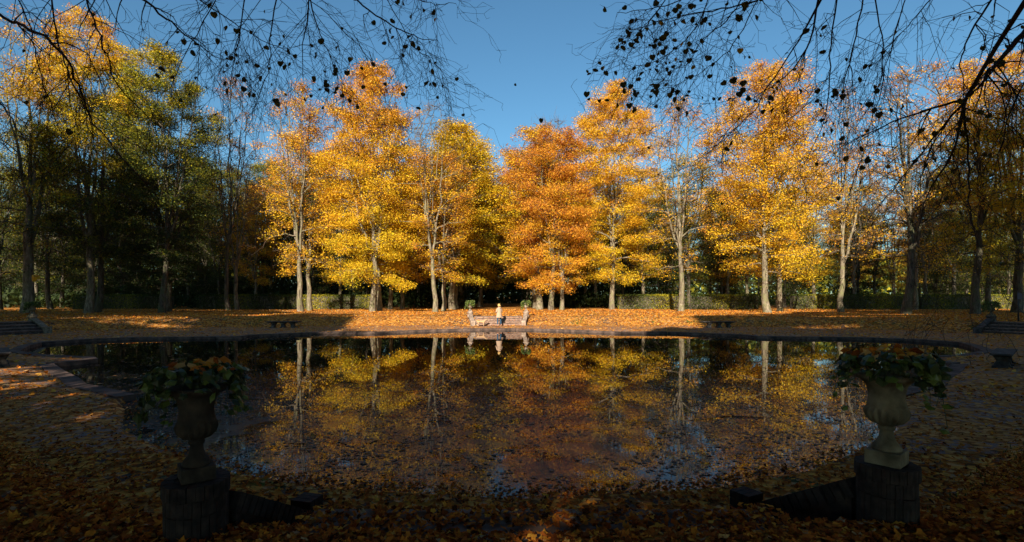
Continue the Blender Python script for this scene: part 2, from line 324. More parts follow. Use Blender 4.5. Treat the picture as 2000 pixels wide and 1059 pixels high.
# ---------------------------------------------------------------- trees
def tree_geo(seed, H, Rc, hb, nl=34, dens=40, lsize=0.165, t0=0.55, t1=0.6, tn=0.1, bare=0.0, r0=0.28, twig=2, prof=0, topbare=0.0, lean=0.0, lowd=0.0, fork=5):
    """trunk + limbs, twigs and a crown of leaf blades; returns three MBs"""
    rng = np.random.default_rng(seed); T, W, L = MB(), MB(), MB()
    k = 14; tt = np.linspace(0, 1, k); wand = np.cumsum(rng.normal(0, 0.11, (k, 2)), 0); wand[0] = 0
    Ht = H * 0.94
    stems = []
    tp = np.stack([wand[:, 0] + lean * tt, wand[:, 1], Ht * tt ** 1.1], -1); tp[0, 2] = -0.3
    tr = r0 * (1 - 0.93 * tt) ** 0.9 * (1 + 0.35 * np.exp(-tt * 24)) * (1 - .35 * ss(.25, .5, tt))
    tube(T, tp, tr, 12, None)
    stems.append((tp, tr, None))
    for q in range(fork):
        hs = H * rng.uniform(.2, .48); az = q * 6.283 / fork + rng.normal(0, .4); rr = Rc * rng.uniform(.3, .62); he = H * rng.uniform(.82, .98) * (1 - .12 * rr / Rc)
        b0 = np.array([np.interp(hs, tp[:, 2], tp[:, 0]), np.interp(hs, tp[:, 2], tp[:, 1]), hs]); s_ = np.linspace(0, 1, 10)
        o_ = rr * s_ ** .75
        P_ = np.stack([b0[0] + o_ * math.cos(az), b0[1] + o_ * math.sin(az), hs + (he - hs) * s_ ** 1.1], -1); P_[1:] += rng.normal(0, .09, (9, 3))
        rs = np.interp(hs, tp[:, 2], tr) * rng.uniform(.5, .75); R_ = rs * (1 - .9 * s_) ** .85 + .01
        tube(T, P_, R_, 8); stems.append((P_, R_, az))
    LC, LT = [], []
    for i in range(nl):
        u = (i + rng.uniform(0, 1)) / nl
        h0 = hb * 0.8 + (Ht - hb * 0.8) * u ** 0.78 * 0.97
        h0 = min(h0, Ht * 0.98)
        az = i * 2.399963 + rng.normal(0, 0.35)
        ok = [q for q in stems if q[0][0, 2] < h0 - .5 < q[0][-1, 2] and (q[2] is None or math.cos(q[2] - az) > .2)] or [stems[0]]
        sp_, sr_, _ = ok[-1] if rng.uniform() < .75 else ok[0]; zz = sp_[:, 2]; h0 = min(h0, zz[-1] * .985)
        base = np.array([np.interp(h0, zz, sp_[:, 0]), np.interp(h0, zz, sp_[:, 1]), h0]); rb = np.interp(h0, zz, sr_)
        rise = (0.8 + 2.2 * u) * rng.uniform(0.5, 1.3) - (1.0 if u < 0.15 else 0) + (H - Ht) * (u > 0.9)
        ht = min(h0 + rise, H)
        t = np.clip((ht - hb) / (H - hb), 0, 1)
        shp = {0: (1 - max(0, (t - .36) / .64) ** 2.3) ** .52 * (.66 + .34 * min(1, t / .36)), 1: (1 - t) ** 0.45 * (0.75 + 0.25 * min(1, t * 4)), 2: np.sin(math.pi * (0.1 + 0.9 * t) ** 1.15) ** 0.6}[prof]
        r = Rc * max(0.12, float(shp)) * (rng.uniform(0.8, 1.03) if t > .5 else rng.uniform(0.68, 1.06))
        d = np.array([math.cos(az), math.sin(az), 0])
        e = np.array([0, 0, 0.]) + d * r; e[2] = ht; r = max(.6, math.hypot(e[0] - base[0], e[1] - base[1]))
        mid = base + (e - base) * np.array([.45, .45, 0]) + np.array([0, 0, (ht - h0) * (0.65 if u > .3 else 0.9) + 0.15 * r])
        s = np.linspace(0, 1, 6)[:, None]
        lp = (1 - s) ** 2 * base + 2 * s * (1 - s) * mid + s ** 2 * e + rng.normal(0, 0.10, (6, 3)) * (s > 0)
        lr = max(0.03, min(rb * 0.6, 0.02 + 0.018 * r)) * (1 - 0.8 * s[:, 0]) + 0.008
        tube(T, lp, lr, 6)
        nsec = int(7 + r * 1.5)
        for j in range(nsec):
            sj = rng.uniform(0.22, 1.0); ii = min(4, int(sj * 5)); fr = sj * 5 - ii
            b0 = lp[ii] * (1 - fr) + lp[ii + 1] * fr
            side = np.cross(d, [0, 0, 1]) * rng.choice([-1, 1]) * rng.uniform(0.3, 1.2)
            dd = d * rng.uniform(0.2, 1) + side + np.array([0, 0, rng.normal(0.1 + 0.5 * u, 0.4)]); dd /= np.linalg.norm(dd)
            ln = (0.5 + 0.24 * r) * rng.uniform(0.6, 1.3)
            sp = np.stack([b0, b0 + dd * ln * 0.5 + rng.normal(0, 0.08, 3), b0 + dd * ln + np.array([0, 0, -0.12 * ln]) + rng.normal(0, 0.08, 3)])
            tube(W, sp, [0.028, 0.018, 0.008], 3)
            for q in range(twig):
                tb = sp[1] + (sp[2] - sp[1]) * rng.uniform(-0.6, 1); td = dd * 0.7 + rng.normal(0, 0.65, 3) + np.array([0, 0, 0.25])
                te = tb + td * rng.uniform(0.35, 0.9)
                tube(W, [tb, (tb + te) / 2 + rng.normal(0, 0.05, 3), te], [0.012, 0.009, 0.004], 3)
            if rng.uniform() < bare or (topbare and t > 1 - topbare): continue
            dn = dens * (1 + lowd * (t < 0.3))
            nlv = int(dn * rng.uniform(0.3, 1.6) * (0.6 + 0.12 * r))
            cc = sp[1] + (sp[2] - sp[1]) * rng.uniform(0, 1.1, (nlv, 1))
            cc = cc + np.clip(rng.normal(0, 1, (nlv, 3)), -1.7, 1.7) * np.array([0.5, 0.5, 0.24]) * (0.65 + 0.09 * r)
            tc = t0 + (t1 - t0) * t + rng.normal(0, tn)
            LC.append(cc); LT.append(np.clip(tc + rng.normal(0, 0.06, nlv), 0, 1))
    if LC:
        c = np.concatenate(LC); tint = np.concatenate(LT)
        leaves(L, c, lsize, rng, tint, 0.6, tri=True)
    return T, W, L
def tree_meshes(bark='bark', **kw):
    T, W, L = tree_geo(**kw)
    return T.mesh('trunk', M[bark]), W.mesh('twigs', M['twig']), L.mesh('crown', M['leaf'], False)
def put_tree(ms, name, label, x, y, rz=0, s=1.0, group='lime trees standing round the pond', cat='tree', sz=None):
    z = float(ground_h([x], [y])[0])
    e = empty(name, label, cat, (x, y, z), rz, group); e.scale = (s, s, sz or s)
    for n, me in zip(('trunk', 'twigs', 'crown'), ms):
        o = obj(n, me, e)
    return e
def at(px, py, h=0.9):
    """plan position of a ground point seen at photo pixel px, py"""
    k = (py - 580) / (2.5 - h); return (px - 964) / k, 1000 / k

def spec(px, py, top, **kw):
    k = (py - 580) / 1.6; kw['H'] = (580 - top) / k + 1.6 - 0.1; return px, py, kw
FR = [  # base pixel, crown top pixel, shape and colour, name, label
 (spec(52, 612, 25, Rc=5.98, hb=7, seed=11, nl=34, dens=26, bare=0.25, t0=.35, t1=.75, r0=.46, bark='bark'), 'lime_tree', 'tall thinly leaved tree at the far left edge, beside the urn on the left steps'),
 (spec(172, 611, 28, Rc=5.63, hb=8, seed=12, nl=56, dens=120, t0=.12, t1=.66, r0=.34, bark='bark'), 'lime_tree', 'tall domed tree with a sunlit orange top above the short left hedge'),
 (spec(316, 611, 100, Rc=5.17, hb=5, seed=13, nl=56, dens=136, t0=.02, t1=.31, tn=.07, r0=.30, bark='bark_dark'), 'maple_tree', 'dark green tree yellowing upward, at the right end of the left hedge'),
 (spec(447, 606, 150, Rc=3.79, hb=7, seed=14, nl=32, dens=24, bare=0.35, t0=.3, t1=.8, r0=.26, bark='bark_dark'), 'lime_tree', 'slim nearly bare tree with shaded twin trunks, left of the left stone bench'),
 (spec(588, 609, 168, Rc=4.60, hb=6, seed=15, nl=40, dens=53, bare=0.2, t0=.55, t1=.68, r0=.30, bark='bark'), 'lime_tree', 'pale trunked tree with bare low branches, first behind the left stone bench'),
 (spec(727, 609, 138, Rc=5.63, hb=3.8, seed=16, nl=72, dens=110, t0=.45, t1=.70, tn=.06, r0=.30, bark='bark', lowd=.5), 'maple_tree', 'big yellow tree with low hanging foliage left of the central steps'),
 (spec(850, 609, 205, Rc=3.45, hb=5, seed=17, nl=40, dens=33, bare=0.35, t0=.62, t1=.78, r0=.26, topbare=.22, bark='bark'), 'lime_tree', 'slender tree with bare crown top, nearest tree left of the central steps'),
 (spec(1076, 606, 235, Rc=5.29, hb=2.6, seed=18, nl=54, dens=118, t0=.72, t1=.80, tn=.06, r0=.30, topbare=.05, bark='bark', lowd=.3), 'maple_tree', 'orange red tree drooping low just right of the central steps'),
 (spec(1195, 605, 163, Rc=5.98, hb=4, seed=19, nl=75, dens=116, t0=.47, t1=.66, tn=.06, r0=.30, bark='bark'), 'maple_tree', 'tallest dense golden tree with a rounded peak, right of the orange red tree'),
 (spec(1330, 608, 198, Rc=4.71, hb=5, seed=20, nl=36, dens=33, bare=0.3, t0=.58, t1=.70, r0=.30, bark='bark'), 'lime_tree', 'open airy tree with crooked low limbs just left of the right stone bench'),
 (spec(1500, 611, 128, Rc=6.09, hb=4.6, seed=21, nl=70, dens=78, t0=.52, t1=.68, tn=.07, r0=.33, bark='bark'), 'lime_tree', 'broad golden tree with twin trunks standing at the gap in the right hedge'),
 (spec(1643, 611, 180, Rc=3.33, hb=6, seed=22, nl=40, dens=18, bare=0.35, t0=.66, t1=.8, r0=.26, bark='bark'), 'lime_tree', 'thin nearly bare tree with sky showing through, right of the broad golden tree'),
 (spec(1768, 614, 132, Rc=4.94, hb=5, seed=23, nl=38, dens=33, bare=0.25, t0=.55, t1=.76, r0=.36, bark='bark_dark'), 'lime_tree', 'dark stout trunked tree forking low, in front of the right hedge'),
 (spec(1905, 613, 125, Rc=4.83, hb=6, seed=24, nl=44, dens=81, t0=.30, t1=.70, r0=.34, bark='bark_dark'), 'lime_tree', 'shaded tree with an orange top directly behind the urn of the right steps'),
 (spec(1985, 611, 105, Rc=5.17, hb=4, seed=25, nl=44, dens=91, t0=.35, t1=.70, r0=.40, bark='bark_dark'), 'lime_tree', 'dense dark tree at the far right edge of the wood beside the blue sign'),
]
for (px, py, kw), nm, lb in FR:
    x, y = at(px, py); put_tree(tree_meshes(**kw), nm, lb, x, y)

# second and third row behind, sharing a few meshes
VAR = {
 'gold': tree_meshes(seed=31, H=21, Rc=4.3, hb=4.5, nl=42, dens=72, t0=.46, t1=.62, r0=.27),
 'orange': tree_meshes(seed=32, H=20, Rc=4.2, hb=5, nl=40, dens=60, t0=.60, t1=.72, r0=.27),
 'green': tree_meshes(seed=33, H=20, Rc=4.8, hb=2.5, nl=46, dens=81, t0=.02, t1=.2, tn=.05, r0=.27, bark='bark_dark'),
 'olive': tree_meshes(seed=34, H=20, Rc=4.8, hb=3.5, nl=42, dens=67, t0=.08, t1=.30, tn=.07, r0=.27, bark='bark_dark'),
 'bare': tree_meshes(seed=35, H=20, Rc=3.6, hb=6, nl=38, dens=18, bare=.35, t0=.6, t1=.8, r0=.24),
 'yellow': tree_meshes(seed=36, H=20, Rc=4.2, hb=4, nl=48, dens=93, t0=.38, t1=.48, tn=.05, r0=.26),
}
R2 = [(189, 610, 'olive', 26, 'second tree behind the orange topped one above the left hedge, its trunk close beside'),
 (330, 608, 'green', 22, 'dark green tree just right of the yellowing tree, trunks nearly touching'),
 (464, 605, 'bare', 21, 'second slim tree close behind the nearly bare one left of the left bench'),
 (605, 607, 'orange', 22, 'rear one of two pale trunks behind the left stone bench'),
 (742, 608, 'gold', 22, 'pale leaning trunk beside the big yellow tree left of the steps'),
 (762, 605, 'gold', 20, 'third trunk in line behind the big yellow tree, with flared foot'),
 (785, 604, 'orange', 19, 'fourth trunk in line behind the big yellow tree, leaning right'),
 (866, 607, 'orange', 18.5, 'rear trunk beside the bare topped tree left of the central steps'),
 (884, 602, 'orange', 19, 'dim trunk at the left side of the dark avenue opening'),
 (938, 600, 'yellow', 19.5, 'bright yellow tree on the left side of the avenue opening'),
 (1097, 606, 'orange', 17, 'rear trunk beside the orange red tree right of the central steps'),
 (1050, 600, 'orange', 17, 'dim trunk at the right side of the dark avenue opening'),
 (1143, 600, 'gold', 19, 'thin trunk between the orange red tree and the golden peak tree'),
 (1165, 600, 'gold', 20, 'thin trunk standing immediately left of the golden peak tree'),
 (1348, 604, 'olive', 20, 'rear trunk with ivy beside the open airy tree near the right bench'),
 (1420, 601, 'orange', 20, 'orange tree filling the space between airy tree and broad golden tree'),
 (1524, 608, 'gold', 21, 'rear of the two pale trunks at the gap in the right hedge'),
 (1666, 603, 'bare', 22, 'dark rear trunk beside the thin nearly bare tree on the right'),
 (1787, 605, 'bare', 22, 'middle of three dark trunks in front of the right hedge'),
 (1804, 603, 'bare', 20, 'rearmost of three dark trunks in front of the right hedge'),
 (1930, 606, 'olive', 22, 'thick leaning dark trunk behind the right steps'),
 (1710, 601, 'bare', 19, 'sparse tree over the right hedge between the nearly bare pair and the dark forked one'),
 (1860, 602, 'olive', 20, 'olive leaved tree rising over the right hedge left of the urn'),
 (1258, 602, 'gold', 19, 'golden tree filling in between the golden peak tree and the open airy tree'),
 (1590, 602, 'gold', 20, 'golden tree behind the gap in the right hedge, right of the twin pale trunks'),
 (1385, 599, 'gold', 19, 'low golden tree above the middle of the long right hedge'),
 (500, 602, 'orange', 18, 'small ochre tree just left of the pale trunked pair'),
 (1460, 600, 'orange', 20, 'orange tree left of the twin pale trunks by the hedge gap'),
 (100, 603, 'olive', 25, 'olive tree filling in behind the far left tree and the orange topped one'),
 (0, 605, 'olive', 25, 'olive tree cut by the left edge of the picture'),
 (250, 600, 'olive', 24, 'olive tree in the dark wood above the middle of the left hedge'),
 (400, 600, 'green', 22, 'dark green tree behind the gap between the two left hedges'),
 (530, 601, 'orange', 20, 'ochre tree behind the left bench between bare trees and pale trunks'),
 (665, 601, 'gold', 19, 'golden tree behind the hedge left of the big yellow tree'),
 (820, 600, 'olive', 18, 'olive tree behind the trunks between yellow tree and bare topped tree')]
prng = random.Random(3)
for px, py, kind, H, lb in R2:
    x, y = at(px, py); s = H / 20.5
    put_tree(VAR[kind], 'lime_tree', lb, x, y, prng.uniform(0, 6.28), 1.35 if px == 938 else min(1.15, (s + 1) / 2), sz=s)
# avenue leading away from the central steps
for side in (-1, 1):
    for j, yy in enumerate((65, 72, 80, 89, 99, 110)):
        put_tree(VAR['yellow' if (side < 0 and j < 2) else ('orange' if j % 2 else 'gold')], 'avenue_tree',
                 '%s tree on the %s side of the avenue behind the central steps' % (['nearest', 'second', 'third', 'fourth', 'fifth', 'farthest'][j], 'left' if side < 0 else 'right'), AX + side * (5.5 + 0.1 * j), yy, prng.uniform(0, 6.28), 1.5, 'trees of the avenue on the %s' % ('left' if side < 0 else 'right'), sz=(1.14 if side < 0 else 1.10) + .035 * j)
# wood behind
for xx, yy in ((-3, 122), (3.5, 124), (0, 132), (-7, 130), (8, 131), (-2, 138), (5, 139)):
    put_tree(VAR['green'], 'woodland_tree', 'dark tree closing the far end of the avenue', xx, yy, prng.uniform(0, 6.28), 1.2, 'trees closing the avenue', sz=1.15)
wood = []
for yy in (76, 86, 98, 112):
    x = -yy * 1.05
    while x < yy * 1.15:
        xx = x + prng.uniform(-1.5, 1.5)
        if abs(xx - AX) > 11:
            wood.append((xx, yy + prng.uniform(-3, 3)))
        x += prng.uniform(6.5, 9) if x < 30 else prng.uniform(8, 12)
for xx, yy in wood:
    if xx < 28:
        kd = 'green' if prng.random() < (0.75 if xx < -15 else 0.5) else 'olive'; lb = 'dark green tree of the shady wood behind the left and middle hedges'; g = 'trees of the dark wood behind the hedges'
    else:
        kd = prng.choice(['olive', 'green', 'orange', 'olive']); lb = 'olive or ochre tree of the open wood beyond the right hedge'; g = 'trees of the open wood beyond the right hedge'
    s = prng.uniform(.85, 1.05); put_tree(VAR[kd], 'woodland_tree', lb, xx, yy, prng.uniform(0, 6.28), s, g, sz=s * (1.12 if xx < -25 else 0.95))
# trees round and behind the viewer: unseen, set there for their shade, crowns cut open for chosen sun patches
SHG = {'dense': tree_geo(seed=41, H=18, Rc=6.0, hb=4.2, nl=46, dens=26, lsize=0.60, t0=.4, t1=.6, r0=.35, twig=0),
       'tall': tree_geo(seed=42, H=27, Rc=5.8, hb=5, nl=50, dens=28, lsize=0.64, t0=.4, t1=.6, r0=.42, twig=0)}
SH = {k: (v[0].mesh('trunk', M['bark']), v[1].mesh('twigs', M['twig'])) for k, v in SHG.items()}
def sunlit(x, y, r_):
    """chosen sun patches; crown leaves in their light path are cut away"""
    n_ = 1.2 * wob(x * .55 + 2, y * .5); x = x + r_ * .35
    lo = np.interp(y, [33, 36, 46, 54, 60, 78, 92, 110], [-8, -11.3, -12.5, -22, -25, -27, -40, -75]) + n_ * .6
    hi = np.interp(y, [33, 38, 43, 50, 58, 76, 90, 112], [9, 13, 17, 29, 35, 40, 55, 95]) + n_ * .6
    L_ = (y > 33.5 + .4 * n_) & (x > lo) & (x < hi)
    for cx, cy, rx, ry in SPOTS: L_ |= (((x - cx) / rx) ** 2 + ((y - cy) / ry) ** 2 < 1.2 + .5 * n_) & (np.abs(r_) < (.62 if cy < 5 else (1.1 if cy < 10 else 2.2)))
    return L_
SPOTS = [(0.95, 4.4, .5, 1.5), (1.8, 6.75, 1.0, .5), (3.0, 8.2, 1.3, .5), (5.6, 5.7, 1.6, .28), (-12.5, 12.8, 3.0, .55), (-14.5, 14.8, 3.4, .7), (-17, 18.5, 3.2, .35), (-28, 39.5, 6.0, 1.7), (-25, 37.0, 4.5, .7), (-30, 42.5, 5, .7),
         (-21, 44.5, 3.0, .5), (24, 36.6, 2.6, .8), (29, 41.5, 4.5, .8), (36, 47, 6, .9), (18, 45, 7, .7), (-37, 42, 2.5, .7), (-32, 62, 7, 2.0), (-12, 43.6, 3, .5), (46, 60, 5, 1.5)]
SD = np.array([math.sin(R(SUN_AZ)), math.cos(R(SUN_AZ))]) / math.tan(R(SUN_EL))
rng_g = np.random.default_rng(404)
for x, y, kd, s in [(-16, -6, 'dense', 1), (-9, -7, 'dense', 1), (-4.2, -7.5, 'dense', 1.02), (4, -7, 'dense', 1.0), (-7, -1.5, 'dense', .95), (7.5, -1.5, 'dense', .95), (3.6, -3, 'dense', 1.0), (-5, -15, 'dense', 1.15), 
                    (-24, -4, 'tall', 1), (-32, 0, 'tall', 1), (11, -5, 'tall', 1), (19, -4, 'tall', 1.0), (27, 1, 'tall', 1), (-29, -12, 'tall', 1.1), (9, -14, 'tall', 1.1), (17, -13, 'tall', 1.1),
                    (-36, 9, 'tall', 1), (-40, 18, 'tall', 1), (-42, 27, 'tall', 1.0), (-46, 36, 'tall', 1), (34, 9, 'tall', 1), (38, 18, 'tall', 1), (40, 27, 'tall', 1), (-52, 22, 'tall', 1.1), (-55, 34, 'tall', 1.1), (26, -8, 'tall', 1.1), (-60, 40, 'tall', 1.15), (-48, 28, 'tall', 1.15), (-42, 2, 'tall', 1.1), (-50, 12, 'tall', 1.1), (46, 30, 'tall', 1.1), (44, 18, 'tall', 1.1), (50, 38, 'tall', 1.1)]:
    rz = prng.uniform(0, 6.28)
    e = put_tree(SH[kd], 'lime_tree', 'unseen shade tree outside the picture round the viewer, crown cut for sun patches', x, y, rz, s, 'unseen shade trees outside the picture')
    V = np.concatenate(SHG[kd][2].v).reshape(-1, 3, 3); c_ = V.mean(1); ca, sa = math.cos(rz), math.sin(rz)
    wx = x + s * (c_[:, 0] * ca - c_[:, 1] * sa); wy = y + s * (c_[:, 0] * sa + c_[:, 1] * ca); wz = .9 + s * c_[:, 2]
    gx_ = wx + SD[0] * (wz - .6); gy_ = wy + SD[1] * (wz - .6)
    keep = ~sunlit(gx_, gy_, rng_g.normal(0, 1, len(wx)))  # drops leaves that would block the sun from a chosen patch
    V = V[keep]; tt_ = np.concatenate(SHG[kd][2].t)[keep]; q = MB()
    q.add(V.reshape(-1, 3), [np.arange(len(V) * 3).reshape(-1, 3)], tt_)
    q.build('crown', M['leaf'], e, False)

# ---------------------------------------------------------------- hedges
def hedge(x0, x1, y, label, seed, hgt=1.85, tmean=0.13, y1=None):
    rng = np.random.default_rng(seed); L = x1 - x0; e = empty('hedge', label, 'hedge', ((x0 + x1) / 2, y, float(ground_h([x0], [y])[0])), 0, 'clipped hedges behind the trees')
    c = MB(); box(c, (0, 0, hgt * .46), (L - .3, .9, hgt * .9)); c.build('stems', M['bark_dark'], e, False)
    n = int(L * 520); f = rng.integers(0, 10, n)
    p = np.stack([rng.uniform(-L / 2, L / 2, n), rng.normal(-0.58, 0.07, n), rng.uniform(0, hgt, n)], -1)
    top = f > 6; p[top, 1] = rng.uniform(-.6, .6, top.sum()); p[top, 2] = hgt + rng.normal(0, .05, top.sum())
    p[:, 1] += 0.1 * np.sin(p[:, 0] * 1.7 + seed) * (~top)
    mb = MB(); pt = np.clip(tmean + 0.09 * np.sin(p[:, 0] * .8 + seed) + rng.normal(0, .06, n), 0, .5)
    leaves(mb, p, 0.13, rng, pt); mb.build('foliage', M['leaf'], e, False)
def hx(px, y): return (px - 964) * y / 1000
for a, b_, lb, sd in [(145, 338, 'short clipped hedge behind the trunks on the far left', 1), (390, 560, 'dark hedge section behind the left stone bench', 2), (562, 730, 'hedge section with a bright sunlit patch right of the pale trunks', 3),
                      (1205, 1480, 'long sunlit green hedge behind the right stone bench', 4), (1545, 1790, 'yellow green hedge right of the gap with the twin trunks', 5), (1792, 2030, 'dark hedge behind the right steps', 6)]:
    hedge(hx(a, 67), hx(b_, 67), 67, lb, sd, tmean=.2 if sd in (4, 5, 3) else .13)
# undergrowth of the wood: a mass nobody could count
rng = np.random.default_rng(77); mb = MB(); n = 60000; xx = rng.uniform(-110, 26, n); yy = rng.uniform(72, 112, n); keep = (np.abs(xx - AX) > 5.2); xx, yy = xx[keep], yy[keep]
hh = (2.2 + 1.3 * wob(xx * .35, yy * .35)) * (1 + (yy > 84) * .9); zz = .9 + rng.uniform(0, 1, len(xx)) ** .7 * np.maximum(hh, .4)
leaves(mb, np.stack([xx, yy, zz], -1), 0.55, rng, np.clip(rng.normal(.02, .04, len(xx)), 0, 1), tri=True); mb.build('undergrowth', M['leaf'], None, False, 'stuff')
mb = MB(); n = 26000; xx = rng.uniform(26, 140, n); yy = rng.uniform(90, 125, n)
zz = .9 + rng.uniform(0, 1, n) ** 1.3 * np.maximum(2.0 + 1.6 * wob(xx * .3, yy * .3), .3)
leaves(mb, np.stack([xx, yy, zz], -1), 0.42, rng, np.clip(rng.normal(.12, .07, n), 0, 1)); mb.build('shrubbery', M['leaf'], None, False, 'stuff')
mb = MB(); n = 9000; xx = rng.uniform(-9, 10, n); yy = rng.uniform(119, 128, n); zz = .9 + rng.uniform(0, 11, n)
leaves(mb, np.stack([xx, yy, zz], -1), 0.6, rng, np.clip(rng.normal(.02, .04, n), 0, 1)); mb.build('thicket', M['leaf'], None, False, 'stuff')
mb = MB(); n = 60000; xx = rng.uniform(-220, 220, n); yy = rng.uniform(150, 175, n)
zz = .9 + rng.uniform(0, 1, n) ** .8 * (19 + 3 * wob(xx * .1, yy * .1)) * (1 - .25 * ss(20, 90, xx))
leaves(mb, np.stack([xx, yy, zz], -1), 1.5, rng, np.clip(rng.normal(.06, .08, n) + .10 * ss(20, 80, xx), 0, 1), tri=True); mb.build('distant_wood', M['leaf'], None, False, 'stuff')

# ---------------------------------------------------------------- stairs, pedestals, urns
def urn_mesh(mat):
    mb = MB()
    lathe(mb, [(.115, .05), (.118, .065), (.105, .085), (.075, .115), (.058, .15), (.052, .19), (.064, .2), (.068, .215), (.06, .225), (.075, .235), (.12, .25), (.15, .285), (.165, .325), (.16, .355), (.148, .37), (.155, .378), (.148, .388),
               (.14, .42), (.142, .47), (.155, .52), (.19, .556), (.225, .57), (.24, .58), (.243, .595), (.232, .607), (.20, .607), (.17, .57), (.15, .54), (.05, .53)], 60, (.236, .37, 18, .28))
    return mb.mesh('vase', mat)
def plinth_mesh(mat, w_=.27):
    mb = MB(); box(mb, (0, 0, .0), (w_, w_, .1)); return mb.mesh('plinth', mat, False)
# a broad lobed leaf and a heart shaped leaf, shared by many objects
def lobed(name, mat, s=.1):
    pts = []
    for k in range(15):
        a = k / 15 * 2 * math.pi; rr = s * (.55 + .45 * abs(math.cos(2.5 * a)) ** .8) * (1 - .25 * (abs(a - math.pi) < .25))
        pts.append((rr * math.cos(a), rr * math.sin(a), -.25 * rr * abs(math.sin(a)) + .15 * rr * math.cos(a)))
    mb = MB(); mb.add(np.array([(0, 0, .012)] + pts), [[(0, 1 + k, 1 + (k + 1) % 15) for k in range(15)]]); return mb, name, mat
def tinted(mbt, t):
    mb, name, mat = mbt; q = MB(); q.add(np.concatenate(mb.v), [mb.f[0]], t); return q.mesh(name, mat, False)
LOBED = {('ivy', t): tinted(lobed('leaf', M['ivy'], .036), t) for t in (.2, .5, .8)}
LOBED.update({('dry', t): tinted(lobed('leaf', M['litter'], .045), t) for t in (.3, .6, .8, .95)})
def urn(loc, s, mat, label, plabel, seed, near, group, rot=0):
    e = empty('urn', label, 'urn', loc, rot, group); e.scale = (s * (.8 if near else 1), s * (.8 if near else 1), s)
    o = obj('vase', urn_mesh(mat), e); p = obj('plinth', plinth_mesh(mat), e); bevel(p, .006); p.rotation_euler = (0, 0, R(38 if near else 0)); p.location = (0, 0, .0)
    rng = np.random.default_rng(seed)
    pl = empty('trailing_plant', plabel, 'plant', (loc[0], loc[1], loc[2] + .58 * s), rot, 'plants trailing from the urns'); pl.scale = (s, s, s)
    st = MB(); pos = []
    for k in range(46):
        a = rng.uniform(0, 6.28); ln = rng.uniform(.2, 1.0) * (.25 if (near and math.sin(a + rot) < -.45) else 1) * (1.25 if math.cos(a) * (-1 if seed % 2 else 1) > 0 else .7); tt = np.linspace(0, 1, 8)
        rr = .10 + .17 * np.minimum(1, tt * 1.7) + .10 * ln * tt; z = .06 + .10 * np.sin(tt * 3) - ln * .62 * np.maximum(0, tt - .3) ** 1.3
        P = np.stack([rr * math.cos(a) + rng.normal(0, .012, 8), rr * math.sin(a) + rng.normal(0, .012, 8), z], -1)
        tube(st, P, np.linspace(.004, .002, 8), 3); pos += [P[j] for j in range(2, 8)]
    st.build('stems', M['ivy'], pl)
    pos = np.array(pos); rng.shuffle(pos)
    if near:
        for q in pos[:235] + rng.normal(0, .02, (235, 3)):
            o = obj('leaf', LOBED[('ivy', [.2, .5, .8][rng.integers(3)])], pl); o.location = q
            o.rotation_euler = (rng.normal(0, .5), rng.normal(1.0, .45), math.atan2(q[1], q[0]) + rng.normal(0, .5)); k = rng.uniform(.7, 1.3); o.scale = (k, k, k)
        for k in range(22 if seed % 2 else 60):
            a = rng.uniform(0, 6.28); rr = math.sqrt(rng.uniform(0, 1)) * .26
            o = obj('leaf', LOBED[('dry', [.3, .6, .8, .95][rng.integers(4)])], pl); o.location = (rr * math.cos(a), rr * math.sin(a), .13 + .05 * math.cos(rr * 5) + rng.uniform(0, .05))
            o.rotation_euler = (rng.normal(0, .5), rng.normal(0, .5), rng.uniform(0, 6.28)); k = rng.uniform(.6, 1.15); o.scale = (k, k, k); o['label'] = 'dry orange brown fallen leaf'
    else:
        mb = MB(); c = np.concatenate([pos] * 4) + rng.normal(0, .03, (len(pos) * 4, 3)); leaves(mb, c, .1, rng, rng.uniform(.4, 1, len(c))); mb.build('foliage', M['ivy'], pl, False)
    return e

def wedge_brick(mb, r0, r1, a0, a1, z0, z1, rnd=.0, rng=None):
    n = 3; A = np.linspace(a0, a1, n); V = []
    for z in (z0, z1):
        for r, bulge in ((r0, 0), (r1, 1)):
            for j, a in enumerate(A):
                rr = r + (rnd if (bulge and j == 1) else 0); V.append((rr * math.cos(a), rr * math.sin(a), z))
    F = []
    for j in range(n - 1):
        F += [(j, j + 1, n + j + 1, n + j), (2 * n + j, 3 * n + j, 3 * n + j + 1, 2 * n + j + 1), (n + j, n + j + 1, 3 * n + j + 1, 3 * n + j), (j, 2 * n + j, 2 * n + j + 1, j + 1)]
    F += [(0, n, 3 * n, 2 * n), (n - 1, 3 * n - 1, 4 * n - 1, 2 * n - 1)]
    mb.add(V, [F])
def pedestal(loc, r, h, label, brick, mat, core, group):
    e = empty('brick_pedestal' if brick else 'stone_pedestal', label, 'pedestal', loc, 0, group)
    mb = MB()
    if brick:
        lathe(mb, [(r - .03, -.1), (r - .03, h - .004)], 36); mb.build('core', core, e)
        nb = 24; ms = {}
        for z0, z1, ex in ((-.12, h - .205, 0), (h - .2, h - .1, 0), (h - .095, h, .012)):
            b0 = MB(); wedge_brick(b0, r - .06, r + ex, -.5 * 6.283 / nb + .010, .5 * 6.283 / nb - .010, z0, z1, .004); me = b0.mesh('brick', mat, False)
            for k in range(nb):
                o = obj('brick', me, e); o.rotation_euler = (0, 0, k * 6.283 / nb + (.1 if ex else 0)); o.location = (random.gauss(0, .0012), random.gauss(0, .0012), random.gauss(0, .0012))
    else:
        lathe(mb, [(r + .03, -.1), (r + .03, .08), (r, .1), (r, h - .12), (r + .04, h - .1), (r + .04, h)], 24); mb.build('drum', mat, e)
    return e
rngb = np.random.default_rng(9)
